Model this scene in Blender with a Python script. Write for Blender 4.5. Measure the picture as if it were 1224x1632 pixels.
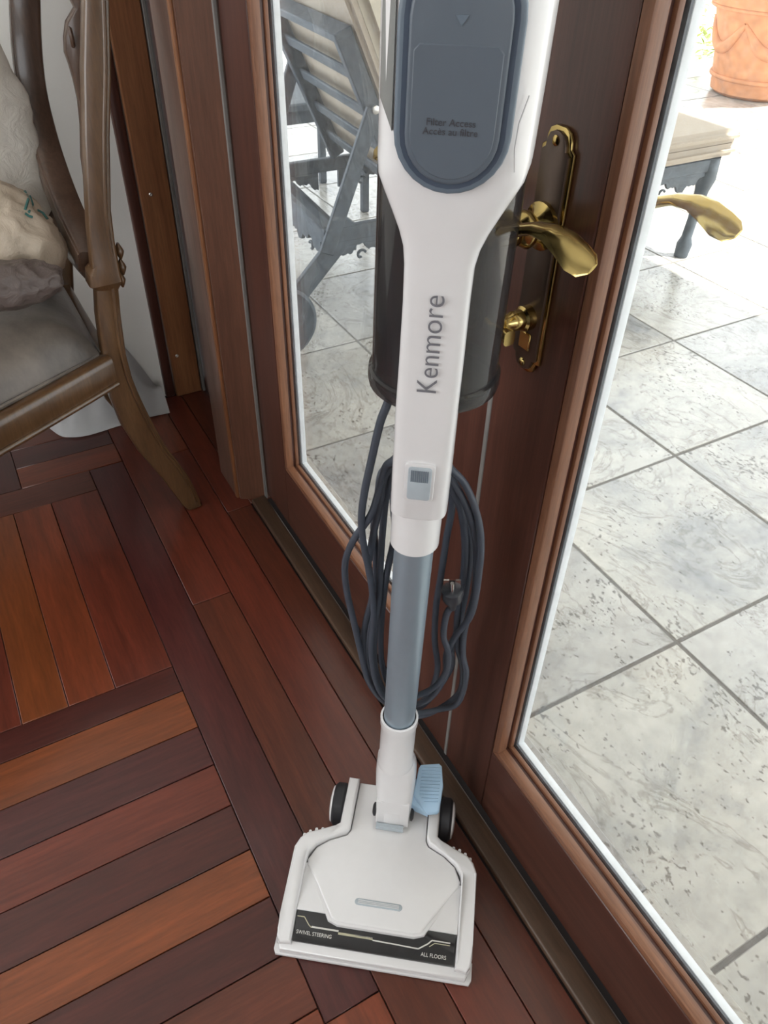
import bpy, bmesh, math, random
from mathutils import Vector, Matrix, noise
random.seed(7)
for o in list(bpy.data.objects): bpy.data.objects.remove(o)
S = bpy.context.scene
COL = S.collection

# ------------------------------------------------------------ camera
F_PX = 1225.4
RX, RY, RZ = (0.8752, -0.3041, 0.3761), (-0.4833, -0.5797, 0.656), (0.0185, -0.7559, -0.6544)  # world axes in camera (x right, y down, z forward)
CAM = Vector((0, 0, 1.17))
cd = bpy.data.cameras.new('camera'); cam = bpy.data.objects.new('camera', cd); COL.objects.link(cam)
cd.sensor_fit = 'VERTICAL'; cd.sensor_height = 36.0; cd.lens = F_PX / 1632 * 36.0; cd.clip_start = 0.02; cd.clip_end = 200
right = Vector((RX[0], RY[0], RZ[0])); down = Vector((RX[1], RY[1], RZ[1])); fwd = Vector((RX[2], RY[2], RZ[2]))
m = Matrix((right, -down, -fwd)).transposed().to_4x4(); m.translation = CAM
cam.matrix_world = m
S.camera = cam

# ------------------------------------------------------------ world, sun, window and fill light, exposure
S.view_settings.view_transform = 'Standard'; S.view_settings.look = 'None'
S.view_settings.gamma = 1.0; S.view_settings.use_curve_mapping = False
S.view_settings.exposure = -0.25
W = bpy.data.worlds.new('sky'); S.world = W; W.use_nodes = True
bg = W.node_tree.nodes['Background']; bg.inputs[0].default_value = (0.90, 0.955, 1.0, 1); bg.inputs[1].default_value = 3.6
sd = bpy.data.lights.new('sun', 'SUN'); sd.energy = 16.0; sd.angle = 0.01; sd.color = (1.0, 0.95, 0.86)
sun = bpy.data.objects.new('sun', sd); COL.objects.link(sun)
sun.rotation_euler = Vector((0.35, -0.25, 0.90)).to_track_quat('Z', 'Y').to_euler()
def opening_light(name, loc, direction, sx, sy, power, col):
    d = bpy.data.lights.new(name, 'AREA'); d.shape = 'RECTANGLE'; d.size = sx; d.size_y = sy; d.energy = power; d.color = col
    o = bpy.data.objects.new(name, d); COL.objects.link(o); o.location = loc
    o.rotation_euler = Vector(direction).to_track_quat('-Z', 'Z').to_euler()
    return o
opening_light('daylight_front_window', (-0.85, -6.08, 1.45), (0, 1, 0), 2.5, 2.1, 28, (1.0, 0.985, 0.98))
opening_light('added_left_fill', (-2.10, 0.75, 1.5), (1, 0, 0), 1.7, 1.6, 24, (1.0, 0.985, 0.97))  # unseen lamp added on the left to brighten the back wall

# ------------------------------------------------------------ helpers
def at(px, py, ax, val):
    """point on the plane axis=val that a picture point looks at"""
    u, v = (px - 612) / F_PX, (py - 816) / F_PX
    d = right * u + down * v + fwd
    t = (val - CAM[ax]) / d[ax]
    return CAM + d * t

def tag(o, label=None, cat=None, group=None, kind=None):
    if label: o['label'] = label
    if cat: o['category'] = cat
    if group: o['group'] = group
    if kind: o['kind'] = kind
    return o

def empty(name, loc, label=None, cat=None, kind=None, group=None):
    o = bpy.data.objects.new(name, None); o.empty_display_size = 0.05
    o.location = loc; COL.objects.link(o)
    return tag(o, label, cat, group, kind)

def wloc(o):
    v = Vector(o.location)
    return v

def link(name, me, mat=None, parent=None, smooth=None):
    o = bpy.data.objects.new(name, me); COL.objects.link(o)
    if mat: me.materials.append(mat)
    if smooth is not None:
        for p in me.polygons: p.use_smooth = True
        if smooth < 3: me.set_sharp_from_angle(angle=smooth)
    if parent:
        o.parent = parent
        # every parent sits unrotated; only empties carry an offset
        o.matrix_parent_inverse = Matrix.Translation(-Vector(parent.location)) if parent.type == 'EMPTY' else Matrix.Identity(4)
    return o

def from_bm(name, bm, mat=None, parent=None, smooth=None):
    bmesh.ops.recalc_face_normals(bm, faces=bm.faces)
    me = bpy.data.meshes.new(name); bm.to_mesh(me); bm.free()
    return link(name, me, mat, parent, smooth)

def bm_box(bm, x0, x1, y0, y1, z0, z1):
    vs = [bm.verts.new((x, y, z)) for x in (x0, x1) for y in (y0, y1) for z in (z0, z1)]
    for f in ((0, 1, 3, 2), (4, 6, 7, 5), (0, 4, 5, 1), (2, 3, 7, 6), (0, 2, 6, 4), (1, 5, 7, 3)):
        bm.faces.new([vs[i] for i in f])

def box(name, x0, x1, y0, y1, z0, z1, mat, parent=None, bev=0.0, seg=1):
    bm = bmesh.new(); bm_box(bm, x0, x1, y0, y1, z0, z1)
    if bev > 0:
        bmesh.ops.bevel(bm, geom=list(bm.edges), offset=bev, segments=seg, affect='EDGES', profile=0.5)
    return from_bm(name, bm, mat, parent, 0.7 if bev > 0 else None)

def prism(name, outline, fn0, fn1, mat, parent=None, bev=0.0, seg=2, smooth=0.7):
    """2D outline swept between two mapping functions (u,v)->3D"""
    bm = bmesh.new()
    a = [bm.verts.new(fn0(*p)) for p in outline]; b = [bm.verts.new(fn1(*p)) for p in outline]
    n = len(outline)
    bm.faces.new(a); bm.faces.new(b[::-1])
    for i in range(n): bm.faces.new((a[i], a[(i + 1) % n], b[(i + 1) % n], b[i]))
    bmesh.ops.recalc_face_normals(bm, faces=bm.faces)
    if bev > 0:
        es = [e for e in bm.edges if (e.verts[0] in a and e.verts[1] in a) or (e.verts[0] in b and e.verts[1] in b)]
        bmesh.ops.bevel(bm, geom=es, offset=bev, segments=seg, affect='EDGES', profile=0.5)
    return from_bm(name, bm, mat, parent, smooth)

def loft(name, sections, mat, parent=None, smooth=0.7, caps=True):
    bm = bmesh.new(); rings = [[bm.verts.new(p) for p in s] for s in sections]
    n = len(rings[0])
    for r0, r1 in zip(rings, rings[1:]):
        for i in range(n): bm.faces.new((r0[i], r0[(i + 1) % n], r1[(i + 1) % n], r1[i]))
    if caps: bm.faces.new(rings[0][::-1]); bm.faces.new(rings[-1])
    return from_bm(name, bm, mat, parent, smooth)

def catmull(pts, k=6, closed=False):
    pts = [Vector(p) for p in pts]; n = len(pts); out = []
    rng = range(n) if closed else range(n - 1)
    for i in rng:
        p0 = pts[(i - 1) % n] if (closed or i > 0) else pts[0]
        p1 = pts[i]; p2 = pts[(i + 1) % n]
        p3 = pts[(i + 2) % n] if (closed or i + 2 < n) else pts[-1]
        for j in range(k):
            t = j / k
            out.append(0.5 * ((2 * p1) + (p2 - p0) * t + (2 * p0 - 5 * p1 + 4 * p2 - p3) * t * t + (3 * p1 - p0 - 3 * p2 + p3) * t ** 3))
    if not closed: out.append(pts[-1])
    return out

def bm_tube(bm, pts, rad, n=8, closed=False, flat=1.0):
    pts = [Vector(p) for p in pts]; N = len(pts)
    rr = rad if isinstance(rad, (list, tuple)) else [rad] * N
    def tan(i):
        if closed: return (pts[(i + 1) % N] - pts[i - 1]).normalized()
        return (pts[min(i + 1, N - 1)] - pts[max(i - 1, 0)]).normalized()
    t0 = tan(0); nrm = t0.orthogonal().normalized(); rings = []
    for i in range(N):
        t = tan(i); nrm = (nrm - t * nrm.dot(t)).normalized(); b = t.cross(nrm)
        rings.append([bm.verts.new(pts[i] + (nrm * math.cos(a) + b * math.sin(a) * flat) * rr[i]) for a in [2 * math.pi * k / n for k in range(n)]])
    M = N if closed else N - 1
    for i in range(M):
        r0, r1 = rings[i], rings[(i + 1) % N]
        off = 0
        if closed and i == N - 1:
            off = min(range(n), key=lambda o: (r1[o].co - r0[0].co).length)
        for k in range(n): bm.faces.new((r0[k], r0[(k + 1) % n], r1[(k + 1 + off) % n], r1[(k + off) % n]))
    if not closed: bm.faces.new(rings[0][::-1]); bm.faces.new(rings[-1])

def tube(name, pts, rad, mat, parent=None, n=10, closed=False, smooth=0.9):
    bm = bmesh.new(); bm_tube(bm, pts, rad, n, closed); return from_bm(name, bm, mat, parent, smooth)

def sweep(name, pts, ax_u, ax_v, hu, hv, mat, parent=None, n=12, p=0.55, smooth=0.9):
    """rounded-rectangle section, half sizes hu/hv per point, along a path"""
    secs = []
    for i, c in enumerate(pts):
        c = Vector(c); u = Vector(ax_u[i] if isinstance(ax_u, list) else ax_u); v = Vector(ax_v[i] if isinstance(ax_v, list) else ax_v)
        h = hu[i] if isinstance(hu, list) else hu; g = hv[i] if isinstance(hv, list) else hv
        s = []
        for k in range(n):
            a = 2 * math.pi * (k + .5) / n; ca, sa = math.cos(a), math.sin(a)
            s.append(c + u * h * math.copysign(abs(ca) ** p, ca) + v * g * math.copysign(abs(sa) ** p, sa))
        secs.append(s)
    return loft(name, secs, mat, parent, smooth)

def bm_lathe(bm, prof, org, axis, n=32):
    axis = Vector(axis).normalized(); u = axis.orthogonal().normalized(); v = axis.cross(u); org = Vector(org)
    rings = []
    for r, h in prof:
        rings.append([bm.verts.new(org + axis * h + (u * math.cos(2 * math.pi * k / n) + v * math.sin(2 * math.pi * k / n)) * max(r, 1e-5)) for k in range(n)])
    for r0, r1 in zip(rings, rings[1:]):
        for k in range(n): bm.faces.new((r0[k], r0[(k + 1) % n], r1[(k + 1) % n], r1[k]))
    bm.faces.new(rings[0][::-1]); bm.faces.new(rings[-1])

def lathe(name, prof, org, axis, mat, parent=None, n=32, smooth=0.7):
    bm = bmesh.new(); bm_lathe(bm, prof, org, axis, n); return from_bm(name, bm, mat, parent, smooth)

def bar(name, p, q, w, h, mat, parent=None, up=(0, 0, 1), bev=0.003):
    p, q = Vector(p), Vector(q); t = (q - p).normalized(); s = t.cross(Vector(up)).normalized(); u = s.cross(t)
    bm = bmesh.new(); c = []
    for b in (p, q):
        for i, j in ((-1, -1), (1, -1), (1, 1), (-1, 1)): c.append(bm.verts.new(b + s * w / 2 * i + u * h / 2 * j))
    for f in ((0, 3, 2, 1), (4, 5, 6, 7), (0, 1, 5, 4), (1, 2, 6, 5), (2, 3, 7, 6), (3, 0, 4, 7)): bm.faces.new([c[i] for i in f])
    if bev: bmesh.ops.bevel(bm, geom=list(bm.edges), offset=bev, segments=1, affect='EDGES')
    return from_bm(name, bm, mat, parent, 0.7)

def text_mesh(name, body, size, fn, mat, parent, align='CENTER', space=1.0, bold=0.0):
    cu = bpy.data.curves.new('lettering', 'FONT'); cu.body = body; cu.size = size; cu.align_x = align; cu.align_y = 'CENTER'
    cu.extrude = 0.0002 / 1; cu.space_character = space; cu.offset = bold
    t = bpy.data.objects.new('lettering', cu); COL.objects.link(t)
    bpy.context.view_layer.update()
    dg = bpy.context.evaluated_depsgraph_get()
    me = bpy.data.meshes.new_from_object(t.evaluated_get(dg))
    bpy.data.objects.remove(t); bpy.data.curves.remove(cu)
    for v in me.vertices: v.co = fn(v.co.x, v.co.y, v.co.z)
    me.name = name; me.materials.clear()
    return link(name, me, mat, parent)

# ------------------------------------------------------------ materials
def new_mat(name):
    mt = bpy.data.materials.new(name); mt.use_nodes = True
    return mt, mt.node_tree, mt.node_tree.nodes['Principled BSDF']
def nd(nt, typ, **kw):
    n = nt.nodes.new(typ)
    for k, v in kw.items():
        if k in n.inputs.keys(): n.inputs[k].default_value = v
        else: setattr(n, k, v)
    return n
def ramp(nt, src, stops):
    r = nt.nodes.new('ShaderNodeValToRGB'); e = r.color_ramp.elements
    while len(e) < len(stops): e.new(0.5)
    for el, (p, c) in zip(e, stops): el.position = p; el.color = (*c, 1) if len(c) == 3 else c
    nt.links.new(src, r.inputs[0]); return r
def mixc(nt, a, b, fac, mode='MIX'):
    mx = nt.nodes.new('ShaderNodeMix'); mx.data_type = 'RGBA'; mx.blend_type = mode
    for s, v in ((mx.inputs[0], fac), (mx.inputs[6], a), (mx.inputs[7], b)):
        if isinstance(v, bpy.types.NodeSocket): nt.links.new(v, s)
        elif isinstance(v, (int, float)): s.default_value = v
        else: s.default_value = (*v, 1)
    return mx.outputs[2]
def coords(nt, scale=(1, 1, 1), rnd=0.0):
    tc = nt.nodes.new('ShaderNodeTexCoord'); mp = nt.nodes.new('ShaderNodeMapping'); mp.inputs['Scale'].default_value = scale
    nt.links.new(tc.outputs['Object'], mp.inputs['Vector'])
    if rnd:
        oi = nt.nodes.new('ShaderNodeObjectInfo'); mu = nt.nodes.new('ShaderNodeMath'); mu.operation = 'MULTIPLY'; mu.inputs[1].default_value = rnd
        nt.links.new(oi.outputs['Random'], mu.inputs[0]); cb = nt.nodes.new('ShaderNodeCombineXYZ')
        for i in range(3): nt.links.new(mu.outputs[0], cb.inputs[i])
        nt.links.new(cb.outputs[0], mp.inputs['Location'])
    return mp.outputs[0]
def bump(nt, p, h, strength, dist=0.002):
    b = nt.nodes.new('ShaderNodeBump'); b.inputs['Strength'].default_value = strength; b.inputs['Distance'].default_value = dist
    nt.links.new(h, b.inputs['Height']); nt.links.new(b.outputs[0], p.inputs['Normal'])

def plain(name, col, rough=0.4, metal=0.0, var=0.06, scale=60, coat=0.0, spec=0.5):
    mt, nt, p = new_mat(name)
    v = coords(nt); no = nd(nt, 'ShaderNodeTexNoise', Scale=scale, Detail=3.0); nt.links.new(v, no.inputs['Vector'])
    r = ramp(nt, no.outputs['Fac'], [(0.3, [c * (1 - var) for c in col]), (0.7, [min(1, c * (1 + var)) for c in col])])
    nt.links.new(r.outputs[0], p.inputs['Base Color'])
    p.inputs['Roughness'].default_value = rough; p.inputs['Metallic'].default_value = metal
    p.inputs['Coat Weight'].default_value = coat; p.inputs['Specular IOR Level'].default_value = spec
    return mt

def wood(name, dark, light, scale, rough, rnd=0.0, coat=0.0, objcol=False, bumpy=0.08):
    mt, nt, p = new_mat(name)
    v = coords(nt, scale, rnd)
    n1 = nd(nt, 'ShaderNodeTexNoise', Scale=1.0, Detail=6.0, Roughness=0.6, Distortion=0.6); nt.links.new(v, n1.inputs['Vector'])
    n2 = nd(nt, 'ShaderNodeTexNoise', Scale=7.0, Detail=4.0, Roughness=0.7); nt.links.new(v, n2.inputs['Vector'])
    c1 = ramp(nt, n1.outputs['Fac'], [(0.28, dark), (0.72, light)]).outputs[0]
    g = ramp(nt, n2.outputs['Fac'], [(0.3, (0.72, 0.72, 0.72)), (0.65, (1.06, 1.06, 1.06))]).outputs[0]
    c = mixc(nt, c1, g, 1.0, 'MULTIPLY')
    if objcol:
        oi = nt.nodes.new('ShaderNodeObjectInfo'); c = mixc(nt, c, oi.outputs['Color'], 1.0, 'MULTIPLY')
    nt.links.new(c, p.inputs['Base Color'])
    p.inputs['Roughness'].default_value = rough; p.inputs['Coat Weight'].default_value = coat; p.inputs['Coat Roughness'].default_value = 0.12
    bump(nt, p, n2.outputs['Fac'], bumpy, 0.001)
    return mt

M = {}
M['plank_y'] = wood('floor_board_lengthways', (0.60, 0.60, 0.60), (1.15, 1.1, 1.05), (26, 2.2, 26), 0.30, rnd=37.0, objcol=True, coat=0.18)
M['plank_x'] = wood('floor_board_crossways', (0.60, 0.60, 0.60), (1.15, 1.1, 1.05), (2.2, 26, 26), 0.30, rnd=37.0, objcol=True, coat=0.18)
M['subfloor'] = plain('dark_joint_filler', (0.02, 0.012, 0.01), 0.8)
M['door_v'] = wood('door_wood_upright', (0.056, 0.0205, 0.0145), (0.110, 0.0415, 0.028), (40, 40, 2.0), 0.34, coat=0.15)
M['door_h'] = wood('door_wood_level', (0.056, 0.0205, 0.0145), (0.110, 0.0415, 0.028), (40, 2.0, 40), 0.34, coat=0.15)
M['lit_bead_v'] = wood('lit_bead_wood_upright', (0.16, 0.068, 0.038), (0.27, 0.122, 0.065), (60, 60, 3.0), 0.4)  # door wood made lighter: daylight on the beads put into the colour
M['lit_bead_h'] = wood('lit_bead_wood_level', (0.16, 0.068, 0.038), (0.27, 0.122, 0.065), (60, 3.0, 60), 0.4)  # same lightened door wood, grain level
M['casing'] = wood('casing_wood', (0.20, 0.075, 0.032), (0.33, 0.14, 0.058), (30, 30, 1.8), 0.38, coat=0.1)
M['post_face'] = wood('post_wood', (0.13, 0.070, 0.05), (0.21, 0.115, 0.085), (30, 30, 1.8), 0.34, coat=0.2)
M['panel'] = wood('panel_wood', (0.085, 0.036, 0.022), (0.15, 0.065, 0.038), (30, 30, 1.8), 0.36, coat=0.15)
M['threshold'] = wood('threshold_wood', (0.055, 0.030, 0.018), (0.10, 0.056, 0.032), (40, 2.5, 40), 0.42)
M['seal_grey'] = plain('grey_weather_seal', (0.20, 0.19, 0.18), 0.6)
M['refl_band'] = plain('bead_reflection_band', (0.10, 0.11, 0.125), 0.5)  # dark tone of the bead mirrored at the glass edge
M['seal_white'] = plain('white_glazing_stop', (0.80, 0.83, 0.86), 0.5)
M['wall'] = plain('cream_wall_paint', (0.90, 0.895, 0.85), 0.75, var=0.02, scale=8)
M['ceiling'] = plain('white_ceiling_paint', (0.85, 0.84, 0.81), 0.8, var=0.02)
M['brass'] = plain('polished_brass', (0.50, 0.37, 0.14), 0.14, metal=1.0, var=0.12, scale=25)
M['brass_dark_refl'] = plain('brass_with_dark_reflection', (0.10, 0.07, 0.055), 0.30, metal=0.6, var=0.15, scale=25)  # brass plate face with its dark reflection put into the colour
M['screw'] = plain('steel_screw', (0.6, 0.58, 0.55), 0.3, metal=1.0)
M['white'] = plain('glossy_white_plastic', (0.73, 0.72, 0.725), 0.22, var=0.01, coat=0.3)
M['white_soft'] = plain('satin_white_plastic', (0.69, 0.68, 0.685), 0.34, var=0.01)
M['seam'] = plain('panel_seam_grey', (0.55, 0.55, 0.56), 0.5)
M['filter'] = plain('slate_grey_plastic', (0.100, 0.122, 0.150), 0.42, var=0.02)
M['filter_ring'] = plain('blue_grey_plastic', (0.125, 0.160, 0.200), 0.42, var=0.02)
M['recess_shade'] = plain('painted_recess_shade', (0.055, 0.075, 0.11), 0.4)  # darker cover plastic: shade of the recess put into the colour
M['print'] = plain('dark_grey_print', (0.16, 0.16, 0.18), 0.5)
M['print_faint'] = plain('faint_print', (0.055, 0.055, 0.065), 0.5)
M['print_silver'] = plain('silver_print', (0.62, 0.60, 0.57), 0.35)
M['print_gold'] = plain('pale_gold_print', (0.45, 0.42, 0.30), 0.35)
M['dark_reflection'] = plain('painted_dark_reflection', (0.16, 0.165, 0.16), 0.12, coat=0.4)  # dark room reflection on the white housing, as a colour
M['tube'] = plain('blue_grey_anodised_tube', (0.33, 0.41, 0.48), 0.36, metal=0.55, var=0.02)
M['cord'] = plain('slate_rubber_cord', (0.050, 0.060, 0.080), 0.5, var=0.05)
M['plug'] = plain('black_plug', (0.03, 0.032, 0.04), 0.4)
M['steel'] = plain('bright_steel', (0.75, 0.75, 0.75), 0.2, metal=1.0)
M['pedal'] = plain('light_blue_plastic', (0.38, 0.55, 0.72), 0.35, var=0.02)
M['black'] = plain('black_rubber', (0.018, 0.018, 0.022), 0.55)
M['gloss_black'] = plain('gloss_black_window', (0.012, 0.012, 0.014), 0.12, var=0.2, coat=0.4)
M['button'] = plain('grey_blue_button', (0.40, 0.45, 0.49), 0.4)
M['iron'] = plain('weathered_iron', (0.060, 0.075, 0.092), 0.55, var=0.25, scale=40)
M['cushion_out'] = plain('taupe_outdoor_fabric', (0.40, 0.34, 0.27), 0.85, var=0.08, scale=120)
M['cushion_pale'] = plain('pale_outdoor_fabric', (0.55, 0.50, 0.40), 0.85, var=0.08, scale=120)
M['terracotta'] = plain('terracotta', (0.60, 0.27, 0.13), 0.8, var=0.2, scale=18)
M['leaf'] = plain('green_leaf', (0.12, 0.22, 0.05), 0.6, var=0.3, scale=30)
M['leaf_pale'] = plain('yellow_green_leaf', (0.40, 0.48, 0.12), 0.6, var=0.3, scale=30)
M['soil'] = plain('soil', (0.08, 0.05, 0.03), 0.9, var=0.3)
M['stem'] = plain('reddish_stem', (0.38, 0.17, 0.08), 0.7, var=0.2)
M['chair'] = wood('chair_walnut', (0.062, 0.030, 0.012), (0.135, 0.070, 0.030), (30, 30, 4), 0.3, coat=0.35)
M['chair_dark'] = wood('chair_walnut_rails', (0.060, 0.033, 0.022), (0.11, 0.064, 0.042), (30, 30, 4), 0.3, coat=0.35)
M['stone_sill'] = None

def velvet():
    mt, nt, p = new_mat('taupe_velvet')
    v = coords(nt, (6, 6, 3)); n = nd(nt, 'ShaderNodeTexNoise', Scale=1.6, Detail=5.0, Roughness=0.65); nt.links.new(v, n.inputs['Vector'])
    r = ramp(nt, n.outputs['Fac'], [(0.3, (0.055, 0.046, 0.040)), (0.7, (0.165, 0.135, 0.112))]); nt.links.new(r.outputs[0], p.inputs['Base Color'])
    p.inputs['Roughness'].default_value = 0.42; p.inputs['Sheen Weight'].default_value = 0.25; p.inputs['Sheen Roughness'].default_value = 0.4
    bump(nt, p, n.outputs['Fac'], 0.25, 0.01); return mt
M['velvet'] = velvet()

def bagmat(name, col, trans):
    mt, nt, p = new_mat(name)
    v = coords(nt, (1, 1, 1)); n = nd(nt, 'ShaderNodeTexNoise', Scale=26.0, Detail=6.0, Roughness=0.6, Distortion=1.2); nt.links.new(v, n.inputs['Vector'])
    r = ramp(nt, n.outputs['Fac'], [(0.3, [c * 0.88 for c in col]), (0.7, col)]); nt.links.new(r.outputs[0], p.inputs['Base Color'])
    p.inputs['Roughness'].default_value = 0.36; bump(nt, p, n.outputs['Fac'], 0.5, 0.012)
    tl = nt.nodes.new('ShaderNodeBsdfTranslucent'); tl.inputs[0].default_value = (*col, 1)
    mx = nt.nodes.new('ShaderNodeMixShader'); mx.inputs[0].default_value = trans
    nt.links.new(p.outputs[0], mx.inputs[1]); nt.links.new(tl.outputs[0], mx.inputs[2])
    nt.links.new(mx.outputs[0], nt.nodes['Material Output'].inputs[0]); return mt
M['bag'] = bagmat('tan_plastic_film', (0.62, 0.52, 0.41), 0.25)
M['bag_white'] = bagmat('white_plastic_film', (0.78, 0.74, 0.68), 0.3)
M['cloth'] = plain('white_cotton', (0.80, 0.80, 0.80), 0.8, var=0.02, scale=30)
M['grey_bag'] = bagmat('grey_plastic_film', (0.13, 0.10, 0.09), 0.1)
M['print_green'] = plain('dark_green_print', (0.05, 0.16, 0.15), 0.5)

def stone(name, rnd):
    mt, nt, p = new_mat(name)
    v = coords(nt, (1, 1, 1), rnd); vs = coords(nt, (1.5, 0.9, 1), rnd)
    big = nd(nt, 'ShaderNodeTexNoise', Scale=2.6, Detail=7.0, Roughness=0.68, Distortion=0.7); nt.links.new(v, big.inputs['Vector'])
    base = ramp(nt, big.outputs['Fac'], [(0.30, (0.27, 0.275, 0.285)), (0.45, (0.455, 0.445, 0.42)), (0.66, (0.56, 0.54, 0.50))]).outputs[0]
    vein = nd(nt, 'ShaderNodeTexNoise', Scale=3.0, Detail=9.0, Roughness=0.62, Distortion=1.6); nt.links.new(vs, vein.inputs['Vector'])
    vm = ramp(nt, vein.outputs['Fac'], [(0.485, (1, 1, 1)), (0.502, (0.52, 0.49, 0.45)), (0.52, (1, 1, 1))]).outputs[0]
    c = mixc(nt, base, vm, 0.7, 'MULTIPLY')
    pits = nd(nt, 'ShaderNodeTexNoise', Scale=75.0, Detail=3.0, Roughness=0.5); nt.links.new(vs, pits.inputs['Vector'])
    msk = nd(nt, 'ShaderNodeTexNoise', Scale=6.0, Detail=2.0); nt.links.new(v, msk.inputs['Vector'])
    ad = nt.nodes.new('ShaderNodeMath'); ad.operation = 'MULTIPLY_ADD'; ad.inputs[1].default_value = 0.45
    nt.links.new(msk.outputs['Fac'], ad.inputs[0]); nt.links.new(pits.outputs['Fac'], ad.inputs[2])
    pm = ramp(nt, ad.outputs[0], [(0.0, (1, 1, 1)), (0.86, (1, 1, 1)), (0.91, (0.40, 0.38, 0.36)), (1.0, (0.30, 0.29, 0.28))]).outputs[0]
    c = mixc(nt, c, pm, 0.9, 'MULTIPLY')
    fine = nd(nt, 'ShaderNodeTexNoise', Scale=28.0, Detail=6.0, Roughness=0.7); nt.links.new(v, fine.inputs['Vector'])
    fm = ramp(nt, fine.outputs['Fac'], [(0.35, (0.84, 0.84, 0.84)), (0.6, (1.05, 1.05, 1.05))]).outputs[0]
    c = mixc(nt, c, fm, 1.0, 'MULTIPLY')
    oi = nt.nodes.new('ShaderNodeObjectInfo'); tone = ramp(nt, oi.outputs['Random'], [(0.0, (0.88, 0.885, 0.90)), (0.5, (1.0, 0.99, 0.96)), (1.0, (1.04, 1.03, 1.0))]).outputs[0]
    c = mixc(nt, c, tone, 1.0, 'MULTIPLY')
    nt.links.new(c, p.inputs['Base Color']); p.inputs['Roughness'].default_value = 0.22; p.inputs['Specular IOR Level'].default_value = 0.8
    bump(nt, p, fine.outputs['Fac'], 0.08, 0.004); return mt
M['stone'] = stone('travertine', 53.0)
M['grout'] = plain('grey_grout', (0.17, 0.16, 0.145), 0.9)

def glass():
    mt = bpy.data.materials.new('window_glass'); mt.use_nodes = True; nt = mt.node_tree; nt.nodes.clear()
    out = nt.nodes.new('ShaderNodeOutputMaterial'); tr = nt.nodes.new('ShaderNodeBsdfTransparent'); gl = nt.nodes.new('ShaderNodeBsdfGlossy')
    gl.inputs['Roughness'].default_value = 0.0; lw = nt.nodes.new('ShaderNodeLayerWeight'); lw.inputs[0].default_value = 0.5; pw = nt.nodes.new('ShaderNodeMath'); pw.operation = 'POWER'; pw.inputs[1].default_value = 4.0; nt.links.new(lw.outputs['Facing'], pw.inputs[0]); fr = nt.nodes.new('ShaderNodeMath'); fr.operation = 'MULTIPLY_ADD'; fr.inputs[1].default_value = 0.7; fr.inputs[2].default_value = 0.02; nt.links.new(pw.outputs[0], fr.inputs[0])
    tr.inputs[0].default_value = (0.97, 0.98, 0.98, 1)
    mx = nt.nodes.new('ShaderNodeMixShader'); nt.links.new(fr.outputs[0], mx.inputs[0]); nt.links.new(tr.outputs[0], mx.inputs[1]); nt.links.new(gl.outputs[0], mx.inputs[2])
    du = nt.nodes.new('ShaderNodeBsdfTranslucent'); du.inputs[0].default_value = (0.9, 0.92, 0.95, 1)
    v = coords(nt); no = nd(nt, 'ShaderNodeTexNoise', Scale=140.0, Detail=3.0); nt.links.new(v, no.inputs['Vector'])
    r = ramp(nt, no.outputs['Fac'], [(0.45, (0.012, 0.012, 0.012)), (0.72, (0.04, 0.04, 0.04))])
    m2 = nt.nodes.new('ShaderNodeMixShader'); nt.links.new(r.outputs[0], m2.inputs[0]); nt.links.new(mx.outputs[0], m2.inputs[1]); nt.links.new(du.outputs[0], m2.inputs[2])
    nt.links.new(m2.outputs[0], out.inputs[0]); return mt
M['glass'] = glass()

def smoke():
    mt = bpy.data.materials.new('smoked_clear_plastic'); mt.use_nodes = True; nt = mt.node_tree; p = nt.nodes['Principled BSDF']
    v = coords(nt, (1, 1, .2)); no = nd(nt, 'ShaderNodeTexNoise', Scale=50.0, Detail=4.0); nt.links.new(v, no.inputs['Vector'])
    r = ramp(nt, no.outputs['Fac'], [(0.3, (0.030, 0.030, 0.034)), (0.7, (0.055, 0.052, 0.052))]); nt.links.new(r.outputs[0], p.inputs['Base Color'])
    p.inputs['Roughness'].default_value = 0.1; p.inputs['Coat Weight'].default_value = 0.5; p.inputs['Coat Roughness'].default_value = 0.03
    tr = nt.nodes.new('ShaderNodeBsdfTransparent'); tr.inputs[0].default_value = (0.62, 0.60, 0.60, 1)
    mx = nt.nodes.new('ShaderNodeMixShader'); mx.inputs[0].default_value = 0.45
    nt.links.new(p.outputs[0], mx.inputs[1]); nt.links.new(tr.outputs[0], mx.inputs[2]); nt.links.new(mx.outputs[0], nt.nodes['Material Output'].inputs[0]); return mt
M['smoke'] = smoke()

# ------------------------------------------------------------ room shell
XD, XO = 0.454, 0.499            # inner and outer face of the door leaves
X_BACK, Y_WALL, Y_FRONT, Z_CEIL = -2.2, 1.89, -6.2, 2.9
base = box('floor', X_BACK, 0.50, Y_FRONT, Y_WALL + .05, -0.12, -0.004, M['subfloor'])
tag(base, 'dark red hardwood floor of parquet blocks with a lengthways border', 'floor', kind='structure')

RED, DARK, ORANGE, BROWN, PLUM, MID = (0.185, 0.050, 0.028, 1), (0.095, 0.028, 0.022, 1), (0.26, 0.090, 0.028, 1), (0.145, 0.048, 0.026, 1), (0.105, 0.032, 0.030, 1), (0.24, 0.072, 0.030, 1)
RED, DARK, ORANGE, BROWN, PLUM, MID = [(a * .80, b * .62, c * .60, 1) for a, b, c, d in (RED, DARK, ORANGE, BROWN, PLUM, MID)]
G = 0.0007
def board(x0, x1, y0, y1, col, along):
    dz = random.uniform(-0.0003, 0.0003)
    o = box('plank', x0 + G, x1 - G, y0 + G, y1 - G, -0.016, dz, M['plank_' + along], base, bev=0.0009)
    o.color = col; return o
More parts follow.
